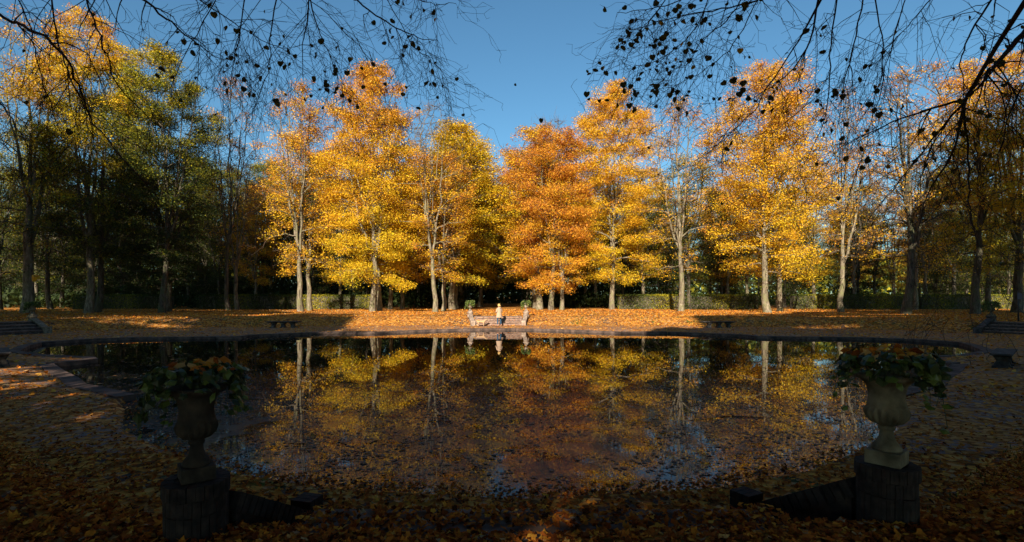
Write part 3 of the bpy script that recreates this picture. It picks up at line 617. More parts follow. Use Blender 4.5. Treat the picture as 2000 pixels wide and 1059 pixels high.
def cheek(p0, p1, h0, h1, width, label, mat, core, pier, bricks, group, ph=.28):
    """sloping wall between pedestal foot p0 (top h0) and end pier p1 (top h1), world coordinates"""
    d = np.array(p1) - np.array(p0); L = np.hypot(*d); ang = math.atan2(d[1], d[0])
    e = empty('stair_wall', label, 'wall', (p0[0], p0[1], 0), ang, group)
    mb = MB(); g = .12 if bricks else .0
    V = []
    for x, ht in ((0, h0 - g), (L, h1 - g)):
        for yy in (-width / 2 + .012, width / 2 - .012): V += [(x, yy, -.05), (x, yy, ht)]
    mb.add(V, [[(0, 1, 3, 2), (4, 6, 7, 5), (0, 4, 5, 1), (2, 3, 7, 6), (1, 5, 7, 3), (0, 2, 6, 4)]]); mb.build('wall_core', core, e, False)
    sl = math.atan2(h0 - h1, L)
    if bricks:
        n = int(L / .062); b0 = MB(); box(b0, (0, 0, 0), (L / n - .007, width, .13)); me = b0.mesh('brick', mat, False)
        for k in range(n):
            t = (k + .5) / n; o = obj('brick', me, e); o.location = (L * t, random.gauss(0, .003), h0 + (h1 - h0) * t - .065 + random.gauss(0, .003)); o.rotation_euler = (0, sl, 0)
        # end pier of brick
        nb = 7; s = .20
        for lay in range(4):
            for k in range(3):
                b1 = MB(); box(b1, (0, 0, 0), (s, s / 3 - .006, .065)) if lay % 2 else box(b1, (0, 0, 0), (s / 3 - .006, s, .065))
                o = obj('brick', b1.mesh('brick', mat, False), e); off = (k - 1) * s / 3
                o.location = (L + s / 2 + (0 if lay % 2 else off), off if lay % 2 else 0, h1 - .04 + .09 - .072 * lay)
        c1 = MB(); box(c1, (L + s / 2, 0, h1 * .5 - .1), (s - .03, s - .03, h1 + .1)); c1.build('pier_core', core, e, False)
    else:
        b0 = MB(); ex = .03; V = []
        for x, ht in ((0, h0), (L, h1)):
            for yy in (-width / 2 - ex, width / 2 + ex): V += [(x, yy, ht + .002), (x, yy, ht + .08)]
        b0.add(V, [[(0, 1, 3, 2), (4, 6, 7, 5), (0, 4, 5, 1), (2, 3, 7, 6), (1, 5, 7, 3), (0, 2, 6, 4)]]); b0.build('coping', mat, e, False)
        c1 = MB(); box(c1, (L + pier / 2, 0, h1 * .5 + .06), (pier, pier, h1 + .14)); bevel(c1.build('end_block', mat, e, False), .02)
    return e
def rot2(v, a): return (v[0] * math.cos(a) - v[1] * math.sin(a), v[0] * math.sin(a) + v[1] * math.cos(a))
def steps(foot, ang, width, run, n, label, mat, group, h0=.22, h1=.9):
    """foot = middle of the lowest riser; the flight climbs along local +y"""
    e = empty('stair_flight', label, 'steps', (foot[0], foot[1], 0), ang, group); hs = (h1 - h0) / n
    for k in range(n):
        mb = MB(); z1 = h0 + hs * (k + 1); box(mb, (0, run * (k + .5) / n + .1, z1 - .25), (width, run / n + .2, .5)); o = mb.build('step', mat, e, False)
        mb = MB(); box(mb, (0, run * (k + .5) / n + .085, z1 + .012), (width - .02, run / n + .23, .055)); t_ = mb.build('tread', M['tread'], o, False); bevel(t_, .012)
    return e
# far steps in the middle
fx, fy = AX + .05, 40.6
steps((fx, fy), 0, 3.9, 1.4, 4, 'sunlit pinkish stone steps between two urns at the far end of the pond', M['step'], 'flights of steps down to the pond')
UG = 'urns on the pedestals of the stairs'
for sd, nm in ((-1, 'left'), (1, 'right')):
    px_ = fx + sd * 2.3; pedestal((px_, fy + 1.5, .9), .22, .38, 'pale stone pedestal under the far %s urn of the central steps' % nm, False, M['stone'], None, 'pedestals of the stairs')
    cheek((px_, fy + 1.4), (fx + sd * 2.05, fy + .05), 1.12, .50, .26, 'pale sloping stair wall on the %s of the far central steps' % nm, M['stone'], M['stone'], .36, False, 'sloping walls beside the stairs')
    urn((px_, fy + 1.5, 1.33), 1.1, M['stone'], 'pale sunlit urn on the %s side of the far central steps' % nm, 'green fronds spilling from the %s sunlit urn of the far steps' % nm, 50 + sd, False, UG)
# left and right side steps
for sd, nm, foot, ang in ((-1, 'left', (-28.9, 30.4), R(62)), (1, 'right', (30.9, 30.0), R(-62))):
    steps(foot, ang, 3.6, 2.2, 4, 'shaded stone steps climbing from the pond at the far %s' % nm, M['step_shaded'], 'flights of steps down to the pond')
    for s2 in (-1, 1):
        a = rot2((s2 * 2.05, 2.3), ang); b_ = rot2((s2 * 1.9, .05), ang); which = 'rear' if s2 == -sd * -1 * (1 if sd < 0 else -1) else 'front'
        P0 = (foot[0] + a[0], foot[1] + a[1]); P1 = (foot[0] + b_[0], foot[1] + b_[1])
        which = 'inner' if (P0[0] < foot[0] + rot2((0, 1.65), ang)[0]) == (sd > 0) else 'outer'
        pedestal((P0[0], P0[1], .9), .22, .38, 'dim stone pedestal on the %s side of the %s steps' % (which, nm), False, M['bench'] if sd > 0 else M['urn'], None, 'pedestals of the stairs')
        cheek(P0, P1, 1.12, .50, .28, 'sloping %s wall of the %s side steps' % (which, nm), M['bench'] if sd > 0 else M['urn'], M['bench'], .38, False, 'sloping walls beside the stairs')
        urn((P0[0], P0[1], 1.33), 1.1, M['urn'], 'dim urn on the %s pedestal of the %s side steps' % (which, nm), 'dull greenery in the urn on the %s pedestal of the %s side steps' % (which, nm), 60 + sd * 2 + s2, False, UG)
# near steps at the viewer's feet
steps((.36, 4.95), math.pi, 3.5, 1.35, 4, 'leaf covered steps going down at the bottom of the picture', M['step_shaded'], 'flights of steps down to the pond', .12, .82)
pedestal((-2.03, 3.5, .9), .192, .36, 'dark round brick pedestal at lower left', True, M['brick_dark'], M['brick_dark'], 'pedestals of the stairs')
pedestal((2.84, 3.7, .9), .180, .40, 'dark round brick pedestal at lower right', True, M['brick_dark'], M['brick_dark'], 'pedestals of the stairs')
cheek((-1.93, 3.66), (-1.70, 4.50), 1.12, .62, .24, 'dark brick stair wall sloping to the right at lower left', M['brick_dark'], M['brick_dark'], 0, True, 'sloping walls beside the stairs')
cheek((2.76, 3.86), (2.37, 4.62), 1.14, .63, .24, 'dark brick stair wall sloping to the left at lower right', M['brick_dark'], M['brick_dark'], 0, True, 'sloping walls beside the stairs')
urn((-2.03, 3.5, 1.31), .95, M['urn_dark'], 'nearly black urn in the lower left foreground', 'dark ivy with fallen leaves in the lower left urn', 71, True, UG)
urn((2.84, 3.7, 1.35), .98, M['urn_lit'], 'weathered grey urn in the lower right foreground', 'ivy with dry maple leaves spilling from the lower right urn', 72, True, UG)

# ---------------------------------------------------------------- benches
def bench(x, y, rz, label, L=2.5):
    e = empty('stone_bench', label, 'bench', (x, y, float(ground_h([x], [y])[0])), rz, 'stone benches round the pond')
    mb = MB(); V = []
    for z, a, b_ in ((.38, L / 2 - .22, .16), (.42, L / 2 - .04, .24), (.43, L / 2, .26), (.48, L / 2, .26)):
        V += [(-a, -b_, z), (a, -b_, z), (a, b_, z), (-a, b_, z)]
    F = [(3, 2, 1, 0), (12, 13, 14, 15)]
    for k in range(3): F += [(4 * k + j, 4 * k + (j + 1) % 4, 4 * k + 4 + (j + 1) % 4, 4 * k + 4 + j) for j in range(4)]
    mb.add(V, [F]); mb.build('seat', M['bench'], e, False)
    for cx, out in ((-L / 2 + .55, .16), (0, 0), (L / 2 - .55, -.16)):
        V = []
        for z, wx, wy, o_ in ((-.1, .17, .24, -out * .6), (.05, .17, .24, -out * .6), (.07, .13, .19, -out * .3), (.22, .11, .14, 0), (.34, .15, .2, out * .1), (.385, .18, .23, 0)):
            V += [(cx + o_ - wx, -wy, z), (cx + o_ + wx, -wy, z), (cx + o_ + wx, wy, z), (cx + o_ - wx, wy, z)]
        F = [(3, 2, 1, 0), (20, 21, 22, 23)]
        for k in range(5): F += [(4 * k + j, 4 * k + (j + 1) % 4, 4 * k + 4 + (j + 1) % 4, 4 * k + 4 + j) for j in range(4)]
        mb = MB(); mb.add(V, [F]); mb.build('leg', M['bench'], e, False)
bench(-15.6, 38.0, 0, 'low stone bench on the far bank left of the central steps')
bench(16.7, 38.0, 0, 'low stone bench on the far bank right of the central steps')
bench(-16.7, 17.3, R(135), 'stone bench cut by the left edge of the picture', 2.5)
bench(17.0, 17.05, R(42), 'dark stone bench beside the path at the right edge', 2.5)

# ---------------------------------------------------------------- sign at the right edge
x, y = (1989 - 964) * 33 / 1000, 33.0
e = empty('sign_post', 'thin post with a small dark blue sign at the right edge', 'sign', (x, y, .9))
mb = MB(); tube(mb, [(0, 0, -.2), (0, 0, 2.0)], [.045, .045], 10, None, True); mb.build('post', M['metal'], e)
m = NT('blue sign enamel'); M['blue'] = m.done(m.principled((0.02, 0.03, 0.09), 0.4, 0.5))
mb = MB(); box(mb, (.03, -.06, 1.65), (.32, .02, .42)); bevel(mb.build('sign_plate', M['blue'], e, False), .02)

# ---------------------------------------------------------------- person and dog
def skinned(name, pts, edges, mat, parent, sub=2, root=0):
    me = bpy.data.meshes.new(name); me.from_pydata([p[:3] for p in pts], edges, []); o = obj(name, me, parent); me.materials.append(mat)
    mo = o.modifiers.new('skin', 'SKIN'); me.skin_vertices or None
    for i_, p in enumerate(pts):
        sv = me.skin_vertices[0].data[i_]; r = p[3]; sv.radius = (r, r) if not isinstance(r, tuple) else r; sv.use_root = (i_ == root)
    su = o.modifiers.new('sub', 'SUBSURF'); su.levels = sub; su.render_levels = sub
    mo.use_smooth_shade = True
    return o
m = NT('beige coat'); M['coat'] = m.done(m.principled(m.ramp(m.noise(20, 3), [(.3, (.36, .26, .19)), (.7, (.46, .34, .25))]), .9, .1))
m = NT('jeans'); M['jeans'] = m.done(m.principled(m.ramp(m.noise(60, 3), [(.3, (.02, .05, .10)), (.7, (.05, .10, .17))]), .9, .1))
m = NT('skin'); M['skin'] = m.done(m.principled((.55, .28, .20), .6, .3))
m = NT('fair hair'); M['hair'] = m.done(m.principled(m.ramp(m.noise(90, 3), [(.3, (.42, .25, .09)), (.7, (.66, .45, .18))]), .6, .3))
m = NT('shoe'); M['shoe'] = m.done(m.principled((.16, .10, .07), .7, .2))
x, y = .43, 39.75; gz = float(ground_h([x], [y])[0])
P = empty('person', 'person in a beige hooded coat and blue jeans standing before the far steps', 'person', (x, y, gz), R(-52))
# local -y faces the camera, the figure looks to -x
body = [(0, 0, .92, .13), (0, 0, 1.10, .12), (-.01, 0, 1.28, .14), (-.01, 0, 1.39, .10), (-.02, 0, 1.46, .05), (-.03, 0, 1.52, .06), (-.035, 0, 1.585, .085), (-.03, 0, 1.64, .06),
        (0, -.095, .86, .095), (-.02, -.13, .50, .05), (.01, -.15, .12, .036), (.0, -.15, .055, .036), (-.10, -.16, .035, .03),
        (0, .095, .86, .095), (0, .14, .50, .05), (.03, .17, .12, .036), (.03, .17, .055, .036), (-.07, .18, .035, .03),
        (0, -.19, 1.37, .055), (.02, -.25, 1.12, .042), (-.16, -.20, 1.08, .032), (-.25, -.14, 1.14, .025),
        (0, .19, 1.37, .055), (.02, .25, 1.12, .042), (-.16, .20, 1.08, .032), (-.25, .13, 1.15, .025)]
be = [(0, 1), (1, 2), (2, 3), (3, 4), (4, 5), (5, 6), (6, 7), (0, 8), (8, 9), (9, 10), (10, 11), (11, 12), (0, 13), (13, 14), (14, 15), (15, 16), (16, 17), (3, 18), (18, 19), (19, 20), (20, 21), (3, 22), (22, 23), (23, 24), (24, 25)]
skinned('body', body, be, M['skin'], P)
skinned('jeans', [(0, 0, .90, .14), (0, -.11, .80, .09), (-.02, -.13, .50, .065), (.01, -.15, .12, .052), (0, .11, .80, .09), (0, .14, .50, .065), (.03, .17, .12, .052)], [(0, 1), (1, 2), (2, 3), (0, 4), (4, 5), (5, 6)], M['jeans'], P)
mb = MB(); th = np.arange(20) * 2 * math.pi / 20; V = []
for z, a, b_ in ((.68, .20, .27), (.80, .19, .25), (.98, .165, .215), (1.12, .15, .20), (1.28, .15, .215), (1.38, .13, .21), (1.44, .09, .13), (1.48, .065, .08)):
    V.append(np.stack([a * np.cos(th) * (1 + .03 * np.cos(5 * th)), b_ * np.sin(th), np.full(20, z)], -1))
V = np.concatenate(V); i_ = np.arange(7)[:, None] * 20; j_ = np.arange(20)[None]
mb.add(V, [np.stack([i_ + j_, i_ + (j_ + 1) % 20, i_ + 20 + (j_ + 1) % 20, i_ + 20 + j_], -1).reshape(-1, 4)]); mb.build('coat', M['coat'], P)
for s_ in (-1, 1):
    skinned('sleeve', [(0, s_ * .17, 1.38, .085), (.02, s_ * .26, 1.13, .07), (-.17, s_ * .20, 1.08, .055)], [(0, 1), (1, 2)], M['coat'], P)
    skinned('shoe', [(.05 if s_ > 0 else .03, s_ * .16, .05, .05), (-.05, s_ * .165, .045, .045), (-.14, s_ * .17, .035, .035)], [(0, 1), (1, 2)], M['shoe'], P)
skinned('hood', [(.08, -.09, 1.42, .06), (.13, 0, 1.42, .075), (.08, .09, 1.42, .06)], [(0, 1), (1, 2)], M['coat'], P)
skinned('hair', [(.03, 0, 1.62, .095), (.055, 0, 1.53, .075), (-.04, 0, 1.68, .06)], [(0, 1), (0, 2)], M['hair'], P)
skinned('nose', [(-.115, 0, 1.575, .014), (-.135, 0, 1.565, .012)], [(0, 1)], M['skin'], P)
m = NT('tan dog fur'); M['fur'] = m.done(m.principled(m.ramp(m.noise(40, 3), [(.3, (.36, .22, .12)), (.7, (.50, .35, .21))]), .9, .1))
x, y = -.98, 39.8; gz = float(ground_h([x], [y])[0])
D = empty('dog', 'light tan dog standing on the leaves left of the person', 'dog', (x, y, gz), R(8))
skinned('body', [(0, 0, .36, .10), (.17, 0, .37, .115), (.27, 0, .42, .08), (.36, 0, .50, .055), (.43, 0, .53, .06), (.52, 0, .50, .032), (-.14, 0, .36, .095), (-.24, 0, .37, .09), (-.32, 0, .42, .025), (-.42, 0, .50, .018),
  (.20, -.07, .26, .045), (.20, -.08, .12, .026), (.20, -.08, .025, .026), (.21, .07, .26, .045), (.25, .08, .12, .026), (.24, .08, .025, .026),
  (-.22, -.07, .28, .06), (-.18, -.08, .20, .036), (-.26, -.08, .12, .022), (-.24, -.08, .025, .026), (-.22, .07, .28, .06), (-.22, .08, .20, .036), (-.31, .08, .12, .022), (-.29, .08, .025, .026)],
  [(0, 1), (1, 2), (2, 3), (3, 4), (4, 5), (0, 6), (6, 7), (7, 8), (8, 9), (1, 10), (10, 11), (11, 12), (1, 13), (13, 14), (14, 15), (7, 16), (16, 17), (17, 18), (18, 19), (7, 20), (20, 21), (21, 22), (22, 23)], M['fur'], D)
for s_ in (-1, 1): skinned('ear', [(.40, s_ * .05, .58, .016), (.39, s_ * .075, .52, .022)], [(0, 1)], M['fur'], D)

# ---------------------------------------------------------------- leaf litter
def step_h(x, y):
    h = ground_h(x, y); t = np.clip(np.ceil((4.95 - y) / 1.35 * 4), 0, 4)
    sh = .165 + .175 * t; ins = (x > -1.4) & (x < 2.15) & (y > 3.6) & (y < 4.95)
    h = np.where(ins, np.maximum(h, sh), h)
    t = np.clip(np.ceil((y - 40.68) / 1.4 * 4), 0, 4); ins = (np.abs(x - AX - .05) < 1.95) & (y > 40.68) & (y < 42.05)
    return np.where(ins, np.maximum(h, .26 + .17 * t), h)
def instanced(mb, tv, tf, c, s, rng, tilt, tint):
    n = len(c); a = rng.uniform(0, 6.28, n); ax = rng.normal(0, tilt, n); ay = rng.normal(0, tilt, n)
    ca, sa = np.cos(a), np.sin(a); curl = rng.uniform(-.6, 2.2, n)
    V = np.repeat(tv[None], n, 0) * s[:, None, None]; V[:, :, 2] *= curl[:, None]
    x_ = V[:, :, 0] * ca[:, None] - V[:, :, 1] * sa[:, None]; y_ = V[:, :, 0] * sa[:, None] + V[:, :, 1] * ca[:, None]
    z_ = V[:, :, 2] + np.sin(ax)[:, None] * x_ + np.sin(ay)[:, None] * y_
    P_ = np.stack([x_, y_, z_], -1) + c[:, None]
    F = (tf[None] + (np.arange(n) * len(tv))[:, None, None]).reshape(-1, tf.shape[1])
    mb.add(P_.reshape(-1, 3), [F], np.repeat(tint, len(tf)))
T9 = [(0, 0, .0)]
for k in range(9):
    a = k / 9 * 6.283; rr = 1.0 if k % 2 == 0 else .62; T9.append((rr * math.cos(a), .85 * rr * math.sin(a), .28 * abs(math.sin(a * 1.5)) * rr))
T9 = np.array(T9); F9 = np.array([(0, 1 + k, 1 + (k + 1) % 9) for k in range(9)])
rng = np.random.default_rng(101); mb = MB()
n = 64000; y = 2.6 + 10.5 * rng.uniform(0, 1, n) ** 1.85; x = rng.uniform(-1.1, 1.15, n) * (y + 1.0)
pd = sdist(np.stack([x, y], -1), POND); k = (pd > -0.12 * rng.uniform(0, 1, n)) & (rng.uniform(0, 1, n) < 1 - .75 * ss(.15, .75, wob(x * .55 + 5, y * .7)) * ss(6.5, 8.5, y) * (np.abs(x) > 5)) & (rng.uniform(0, 1, n) < np.where((y > 8.5) & (sdist(np.stack([x, y], -1), TOE) < 0), .45, 1)); x, y = x[k], y[k]
z = np.maximum(step_h(x, y), 0) + rng.uniform(.005, .045, len(x))
instanced(mb, T9, F9, np.stack([x, y, z], -1), rng.uniform(.017, .037, len(x)), rng, .38, np.clip(rng.normal(.46, .26, len(x)), 0, 1))
mb.build('leaf_litter', M['litter'], None, False, 'stuff')
mb = MB(); n = 125000; y = rng.uniform(12, 66, n); x = rng.uniform(-1.05, 1.1, n) * y
P2 = np.stack([x, y], -1); pd = sdist(P2, POND); td = sdist(P2, TOE); pr = np.where(td < 0, .22, .9) * (0.75 + .35 * wob(x * .5, y * .5)); k = (pd > .4) & (rng.uniform(0, 1, n) < pr); x, y = x[k], y[k]
z = step_h(x, y) + rng.uniform(.005, .04, len(x))
leaves(mb, np.stack([x, y, z], -1), .15, rng, np.clip(rng.normal(.74, .18, len(x)), 0, 1), 1.6); mb.build('leaf_carpet', M['litter'], None, False, 'stuff')
# grass showing through on the banks
mb = MB(); n = 60000; y = rng.uniform(5, 46, n); x = rng.uniform(-1.05, 1.1, n) * (y + 2); P2 = np.stack([x, y], -1); td = sdist(P2, TOE)
k = (td > .1) & (td < 5) & (wob(x * .45 + 5, y * .6) + .3 * rng.normal(0, 1, n) > .35) & (np.abs(x) > 4); x, y = x[k], y[k]
gh_ = rng.uniform(.03, .08, len(x)); a = rng.uniform(0, 6.28, len(x)); z = ground_h(x, y); dx, dy = .012 * np.cos(a), .012 * np.sin(a); lx, ly = rng.normal(0, .02, (2, len(x)))
V = np.stack([np.stack([x - dx, y - dy, z], -1), np.stack([x + dx, y + dy, z], -1), np.stack([x + lx, y + ly, z + gh_], -1)], 1).reshape(-1, 3)
mb.add(V, [np.arange(len(V)).reshape(-1, 3)], np.clip(rng.normal(.15, .05, len(x)), 0, .4)); mb.build('grass', M['leaf'], None, False, 'stuff')
# leaves floating on the water
mb = MB(); n = 44000; y = 6.4 + 13.0 * rng.uniform(0, 1, n) ** 1.35; x = rng.uniform(-1.0, 1.0, n) * 16
pd = sdist(np.stack([x, y], -1), POND); cl = wob(x * 1.1 + 3, y * 1.4) + .6 * wob(x * 3.1, y * 2.7)
k = (pd < .1) & (rng.uniform(0, 1, n) < np.clip(.26 + .5 * cl, .03, 1) * (1 - .8 * ss(12, 20, y))); x, y = x[k], y[k]
z = np.full(len(x), .004) + rng.uniform(0, .008, len(x))
tn_ = np.clip(rng.normal(.42, .2, len(x)) + .4 * (rng.uniform(0, 1, len(x)) < .08), 0, 1)
instanced(mb, T9 * np.array([1, 1, .3]), F9, np.stack([x, y, z], -1), rng.uniform(.022, .052, len(x)), rng, .05, tn_)
y2 = rng.uniform(14, 37, 4200); x2 = rng.uniform(-22, 22, 4200); k = (sdist(np.stack([x2, y2], -1), POND) < -.2) & (wob(x2 * .5, y2 * .6) > -.1) & ((np.abs(x2) > 7) | (rng.uniform(0, 1, 4200) < .15)); x2, y2 = x2[k], y2[k]
instanced(mb, T9 * np.array([1, 1, .2]), F9, np.stack([x2, y2, np.full(len(x2), .006)], -1), rng.uniform(.04, .09, len(x2)), rng, .02, np.clip(rng.normal(.55, .3, len(x2)), 0, 1))
mb.build('floating_leaves', M['float'], None, False, 'stuff')
# a stick lying in the water
mb = MB(); tube(mb, [(4.75, 10.7, .008), (5.1, 10.62, .016), (5.55, 10.58, .01)], [.006, .011, .006], 6, None, True); s_ = mb.build('floating_stick', M['near_bark'])
s_['label'] = 'dark thin stick floating on the water before the right golden reflection'; s_['category'] = 'stick'

# ---------------------------------------------------------------- boughs hanging into the picture from the trees beside the viewer
def heart(s=.036):
    pts = [(0, .05), (.35, .22), (.8, .12), (1.02, -.3), (.95, -.85), (.55, -1.35), (.06, -1.75), (-.5, -1.38), (-.95, -.85), (-1.02, -.3), (-.75, .12), (-.35, .2)]
    mb = MB(); mb.add([(0, -.02, -.6 * s)] + [(a * s, .25 * s * abs(a), b_ * s) for a, b_ in pts], [[(0, 1 + k, 1 + (k + 1) % 12) for k in range(12)]]); return mb
M['bough_leaf'] = leaf_material('hanging lime leaf', [(0, (.05, .06, .015)), (.5, (.12, .12, .02)), (.8, (.22, .20, .03)), (1, (.6, .38, .03))], .35, .5, .3)
HM = {}
for t in (.1, .4, .6, 1.0):
    q = MB(); h_ = heart(); q.add(np.concatenate(h_.v), [h_.f[0]], t); HM[t] = q.mesh('leaf', M['bough_leaf'], False)
def w3(px, py, d): return np.array([(px - 964) * d / 1000, d, 2.5 - (py - 580) * d / 1000])
def bough_tree(name, label, trunk, mains, seed, nleaf, leafw, fork):
    rng = np.random.default_rng(seed); e = empty(name, label, 'tree', (trunk[0], trunk[1], .9), 0, 'lime trees beside the viewer'); off = np.array([trunk[0], trunk[1], .9])
    T = MB(); k = 10; t = np.linspace(0, 1, k)
    tube(T, np.stack([.1 * np.sin(t * 5), .1 * np.cos(t * 4) - .1, -.3 + 12 * t], -1), .32 * (1 - .6 * t) * (1 + .5 * np.exp(-t * 15)), 14); 
    fk = np.array(fork)
    B = MB(); cand = []
    def strand(P, r0, r1, lvl, d):
        P = np.array(P, float); n = [max(6, int(len(P) * 4)), 7, 4, 3][lvl]; s = np.linspace(0, len(P) - 1, n)
        # Catmull-Rom through the points
        Q = []
        for u in s:
            i0 = min(int(u), len(P) - 2); f_ = u - i0; p0 = P[max(i0 - 1, 0)]; p1 = P[i0]; p2 = P[i0 + 1]; p3 = P[min(i0 + 2, len(P) - 1)]
            Q.append(.5 * (2 * p1 + (p2 - p0) * f_ + (2 * p0 - 5 * p1 + 4 * p2 - p3) * f_ ** 2 + (3 * p1 - p0 - 3 * p2 + p3) * f_ ** 3))
        Q = np.array(Q); seg = np.linalg.norm(np.diff(Q, axis=0), axis=1).mean(); Q[1:] += rng.normal(0, seg * .06, (n - 1, 3))
        r = np.linspace(r0, r1, n); tube(B, Q - off, r, 5 if r0 > .007 else 3)
        L = np.linalg.norm(Q[-1] - Q[0]); dr = (Q[-1] - Q[0]) / L
        if lvl >= 1: cand.extend([Q[j] for j in range(1, n)])
        if lvl < 3:
            m_ = [int(8 + L * 4), int(3 + L * 3.5), int(1 + L * 3)][lvl]
            for q in range(m_):
                j = rng.integers(1 if lvl else 1, n); b0 = Q[j]
                dd = dr * rng.uniform(.4, 1) + rng.normal(0, .55, 3) * np.array([1, .5, .6]) + np.array([0, 0, -.35 if lvl == 0 else -.1]); dd /= np.linalg.norm(dd)
                ll = [rng.uniform(.35, 1.0), rng.uniform(.18, .5), rng.uniform(.07, .22)][lvl] * (1.0 if L > .8 else .8)
                side = rng.normal(0, .16, 3) * ll
                pts = [b0, b0 + dd * ll * .5 + side, b0 + dd * ll + np.array([0, 0, (-.22 if lvl == 0 else .04) * ll])]
                rr = r[j] * .6; strand(pts, max(.0021, min(rr, [.008, .0042, .0026][lvl])), .0017, lvl + 1, d)
    for d, r0, pts in mains:
        P = [w3(px, py, d + .35 * math.sin(i_ * 1.3 + px * .01)) for i_, (px, py) in enumerate(pts)]
        strand(P, r0, .0032, 0, d)
        st = P[0]; c1 = fk + np.array([(st[0] - fk[0]) * .3, (st[1] - fk[1]) * .3, 2.2]); c2 = st + np.array([(fk[0] - st[0]) * .12, (fk[1] - st[1]) * .12, 1.3])
        s = np.linspace(0, 1, 12)[:, None]; Q = (1 - s) ** 3 * fk + 3 * s * (1 - s) ** 2 * c1 + 3 * s ** 2 * (1 - s) * c2 + s ** 3 * st
        tube(T, Q - off, np.linspace(max(.07, r0 * 2), r0, 12), 8)
    T.build('trunk', M['near_bark'], e); B.build('boughs', M['near_bark'], e)
    c = np.array(cand); px = 964 + c[:, 0] / c[:, 1] * 1000; py = 580 - (c[:, 2] - 2.5) / c[:, 1] * 1000
    wgt = np.array([leafw(a, b_) for a, b_ in zip(px, py)]); idx = rng.choice(len(c), nleaf, replace=False, p=wgt / wgt.sum())
    for j in idx:
        o = obj('leaf', HM[[.1, .1, .4, .4, .6, .6, 1.0][rng.integers(7)] if rng.uniform() < .3 else .1], e); o.location = c[j] - off + rng.normal(0, .012, 3)
        k = rng.uniform(.45, 1.05) * c[j][1] / 5.6; o.scale = (k, k, k); o.rotation_euler = (rng.normal(0, .4), rng.normal(0, .45), rng.normal(0, .8))
    return e
LM = [(5.4, .020, [(-90, -10), (0, 30), (60, 58), (115, 95), (150, 160), (175, 230), (240, 310), (320, 400)]), (5.0, .009, [(100, -40), (108, 60), (130, 130), (160, 200), (190, 300)]),
      (5.6, .011, [(150, -40), (185, 50), (210, 110), (235, 170), (300, 240), (380, 300)]), (5.8, .016, [(200, -60), (280, 0), (340, 50), (395, 95), (440, 120)]), (5.2, .009, [(-60, 120), (0, 200), (40, 260), (110, 360)]),
      (6.0, .008, [(480, -40), (470, 60), (455, 130), (450, 190)]), (6.0, .009, [(548, -40), (530, 60), (525, 130), (505, 190)]), (6.0, .010, [(606, -50), (600, 40), (590, 90), (592, 150)]),
      (6.2, .009, [(603, -10), (625, 70), (645, 110), (665, 175)]), (6.4, .013, [(640, -60), (720, 20), (770, 50), (810, 72), (850, 80)]), (6.4, .007, [(740, -30), (790, 60), (810, 95), (840, 112)]),
      (6.6, .007, [(760, -50), (810, -5), (850, 8), (890, 6)]), (5.6, .008, [(330, -40), (420, 20), (480, 60), (560, 100)]), (5.2, .008, [(20, -50), (60, 60), (80, 150), (120, 260)]), (5.6, .007, [(440, -40), (400, 40), (360, 110), (330, 180)]), (6.2, .007, [(560, -40), (640, 30), (700, 90), (740, 140)])]
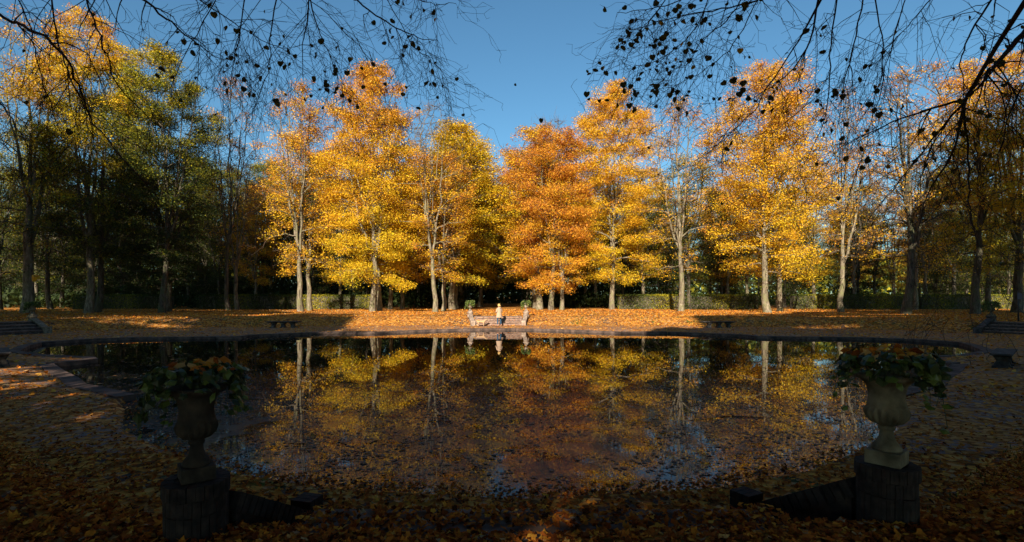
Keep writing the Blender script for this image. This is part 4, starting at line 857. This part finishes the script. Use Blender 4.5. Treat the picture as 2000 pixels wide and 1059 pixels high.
RM = [(5.4, .042, [(2080, -40), (2010, 50), (1960, 110), (1920, 160), (1885, 195)]), (5.4, .016, [(1885, 195), (1820, 212), (1740, 240), (1680, 275)]), (5.4, .014, [(1885, 195), (1840, 250), (1790, 310), (1720, 400)]),
      (5.4, .013, [(1885, 195), (1888, 290), (1895, 390), (1910, 480)]), (5.2, .012, [(1885, 195), (1860, 300), (1810, 380), (1790, 470)]), (5.6, .014, [(1970, -50), (1905, 45), (1880, 110), (1882, 195)]),
      (6.2, .013, [(1605, -50), (1588, 60), (1560, 120), (1520, 160), (1440, 210)]), (6.4, .013, [(1560, -45), (1480, 0), (1400, 20), (1320, 32), (1230, 60)]), (6.3, .010, [(1460, -40), (1430, 30), (1370, 80), (1330, 150)]),
      (6.0, .009, [(1645, -50), (1622, 80), (1620, 180), (1600, 260), (1560, 340)]), (5.8, .009, [(1690, -50), (1672, 70), (1650, 160), (1635, 250)]), (5.8, .008, [(1700, -40), (1722, 70), (1722, 150), (1702, 210)]),
      (6.6, .010, [(1430, -60), (1330, 0), (1260, 20), (1205, 26)]), (6.0, .008, [(1860, -50), (1800, 20), (1755, 70), (1700, 120)]), (6.5, .008, [(1500, -50), (1450, 60), (1400, 120), (1310, 170)]), (6.2, .009, [(1560, 80), (1500, 170), (1460, 230), (1390, 290)]),
      (6.4, .008, [(1330, -40), (1270, 40), (1230, 100), (1220, 130)]), (5.3, .010, [(2060, 60), (2000, 160), (1960, 260), (1950, 360)]), (6.3, .008, [(1400, -50), (1360, 50), (1300, 110), (1240, 130)]), (5.7, .007, [(1780, -40), (1740, 100), (1700, 250), (1660, 380)])]
bough_tree('overhanging_tree', 'near bare tree whose black drooping boughs hang across the upper left sky', (-5.0, -1.2), LM, 201, 130, lambda a, b_: .2 + 1.6 * math.exp(-((a - 640) / 260) ** 2) if b_ < 210 else .12, (-5.0, -1.2, 8.5))
bough_tree('overhanging_tree', 'near tree with heart shaped leaves on dark boughs across the upper right sky', (6.5, -.8), RM, 202, 300, lambda a, b_: ((3.0 if a < 1520 else 1.0) if b_ < (215 if a < 1520 else 330) else .15) * (a > 1140) + .001, (6.5, -.8, 8.5))
# leaves caught in mid air
for k, (px, py, d, s) in enumerate([(1058, 232, 6.5, .9), (1008, 165, 7.5, .55), (72, 546, 5.0, 1.0)]):
    o = obj('falling_leaf', HM[[.1, .1, 1.0][k]]); o.location = w3(px, py, d); o.scale = (s, s, s); o.rotation_euler = (.3, 1.2 * k, .5)
    o['label'] = ['dark leaf falling through the open sky above the avenue', 'tiny thin leaf falling high in the middle of the sky', 'pale yellow leaf falling past the trunk at the far left'][k]; o['category'] = 'leaf'; o['group'] = 'falling leaves'
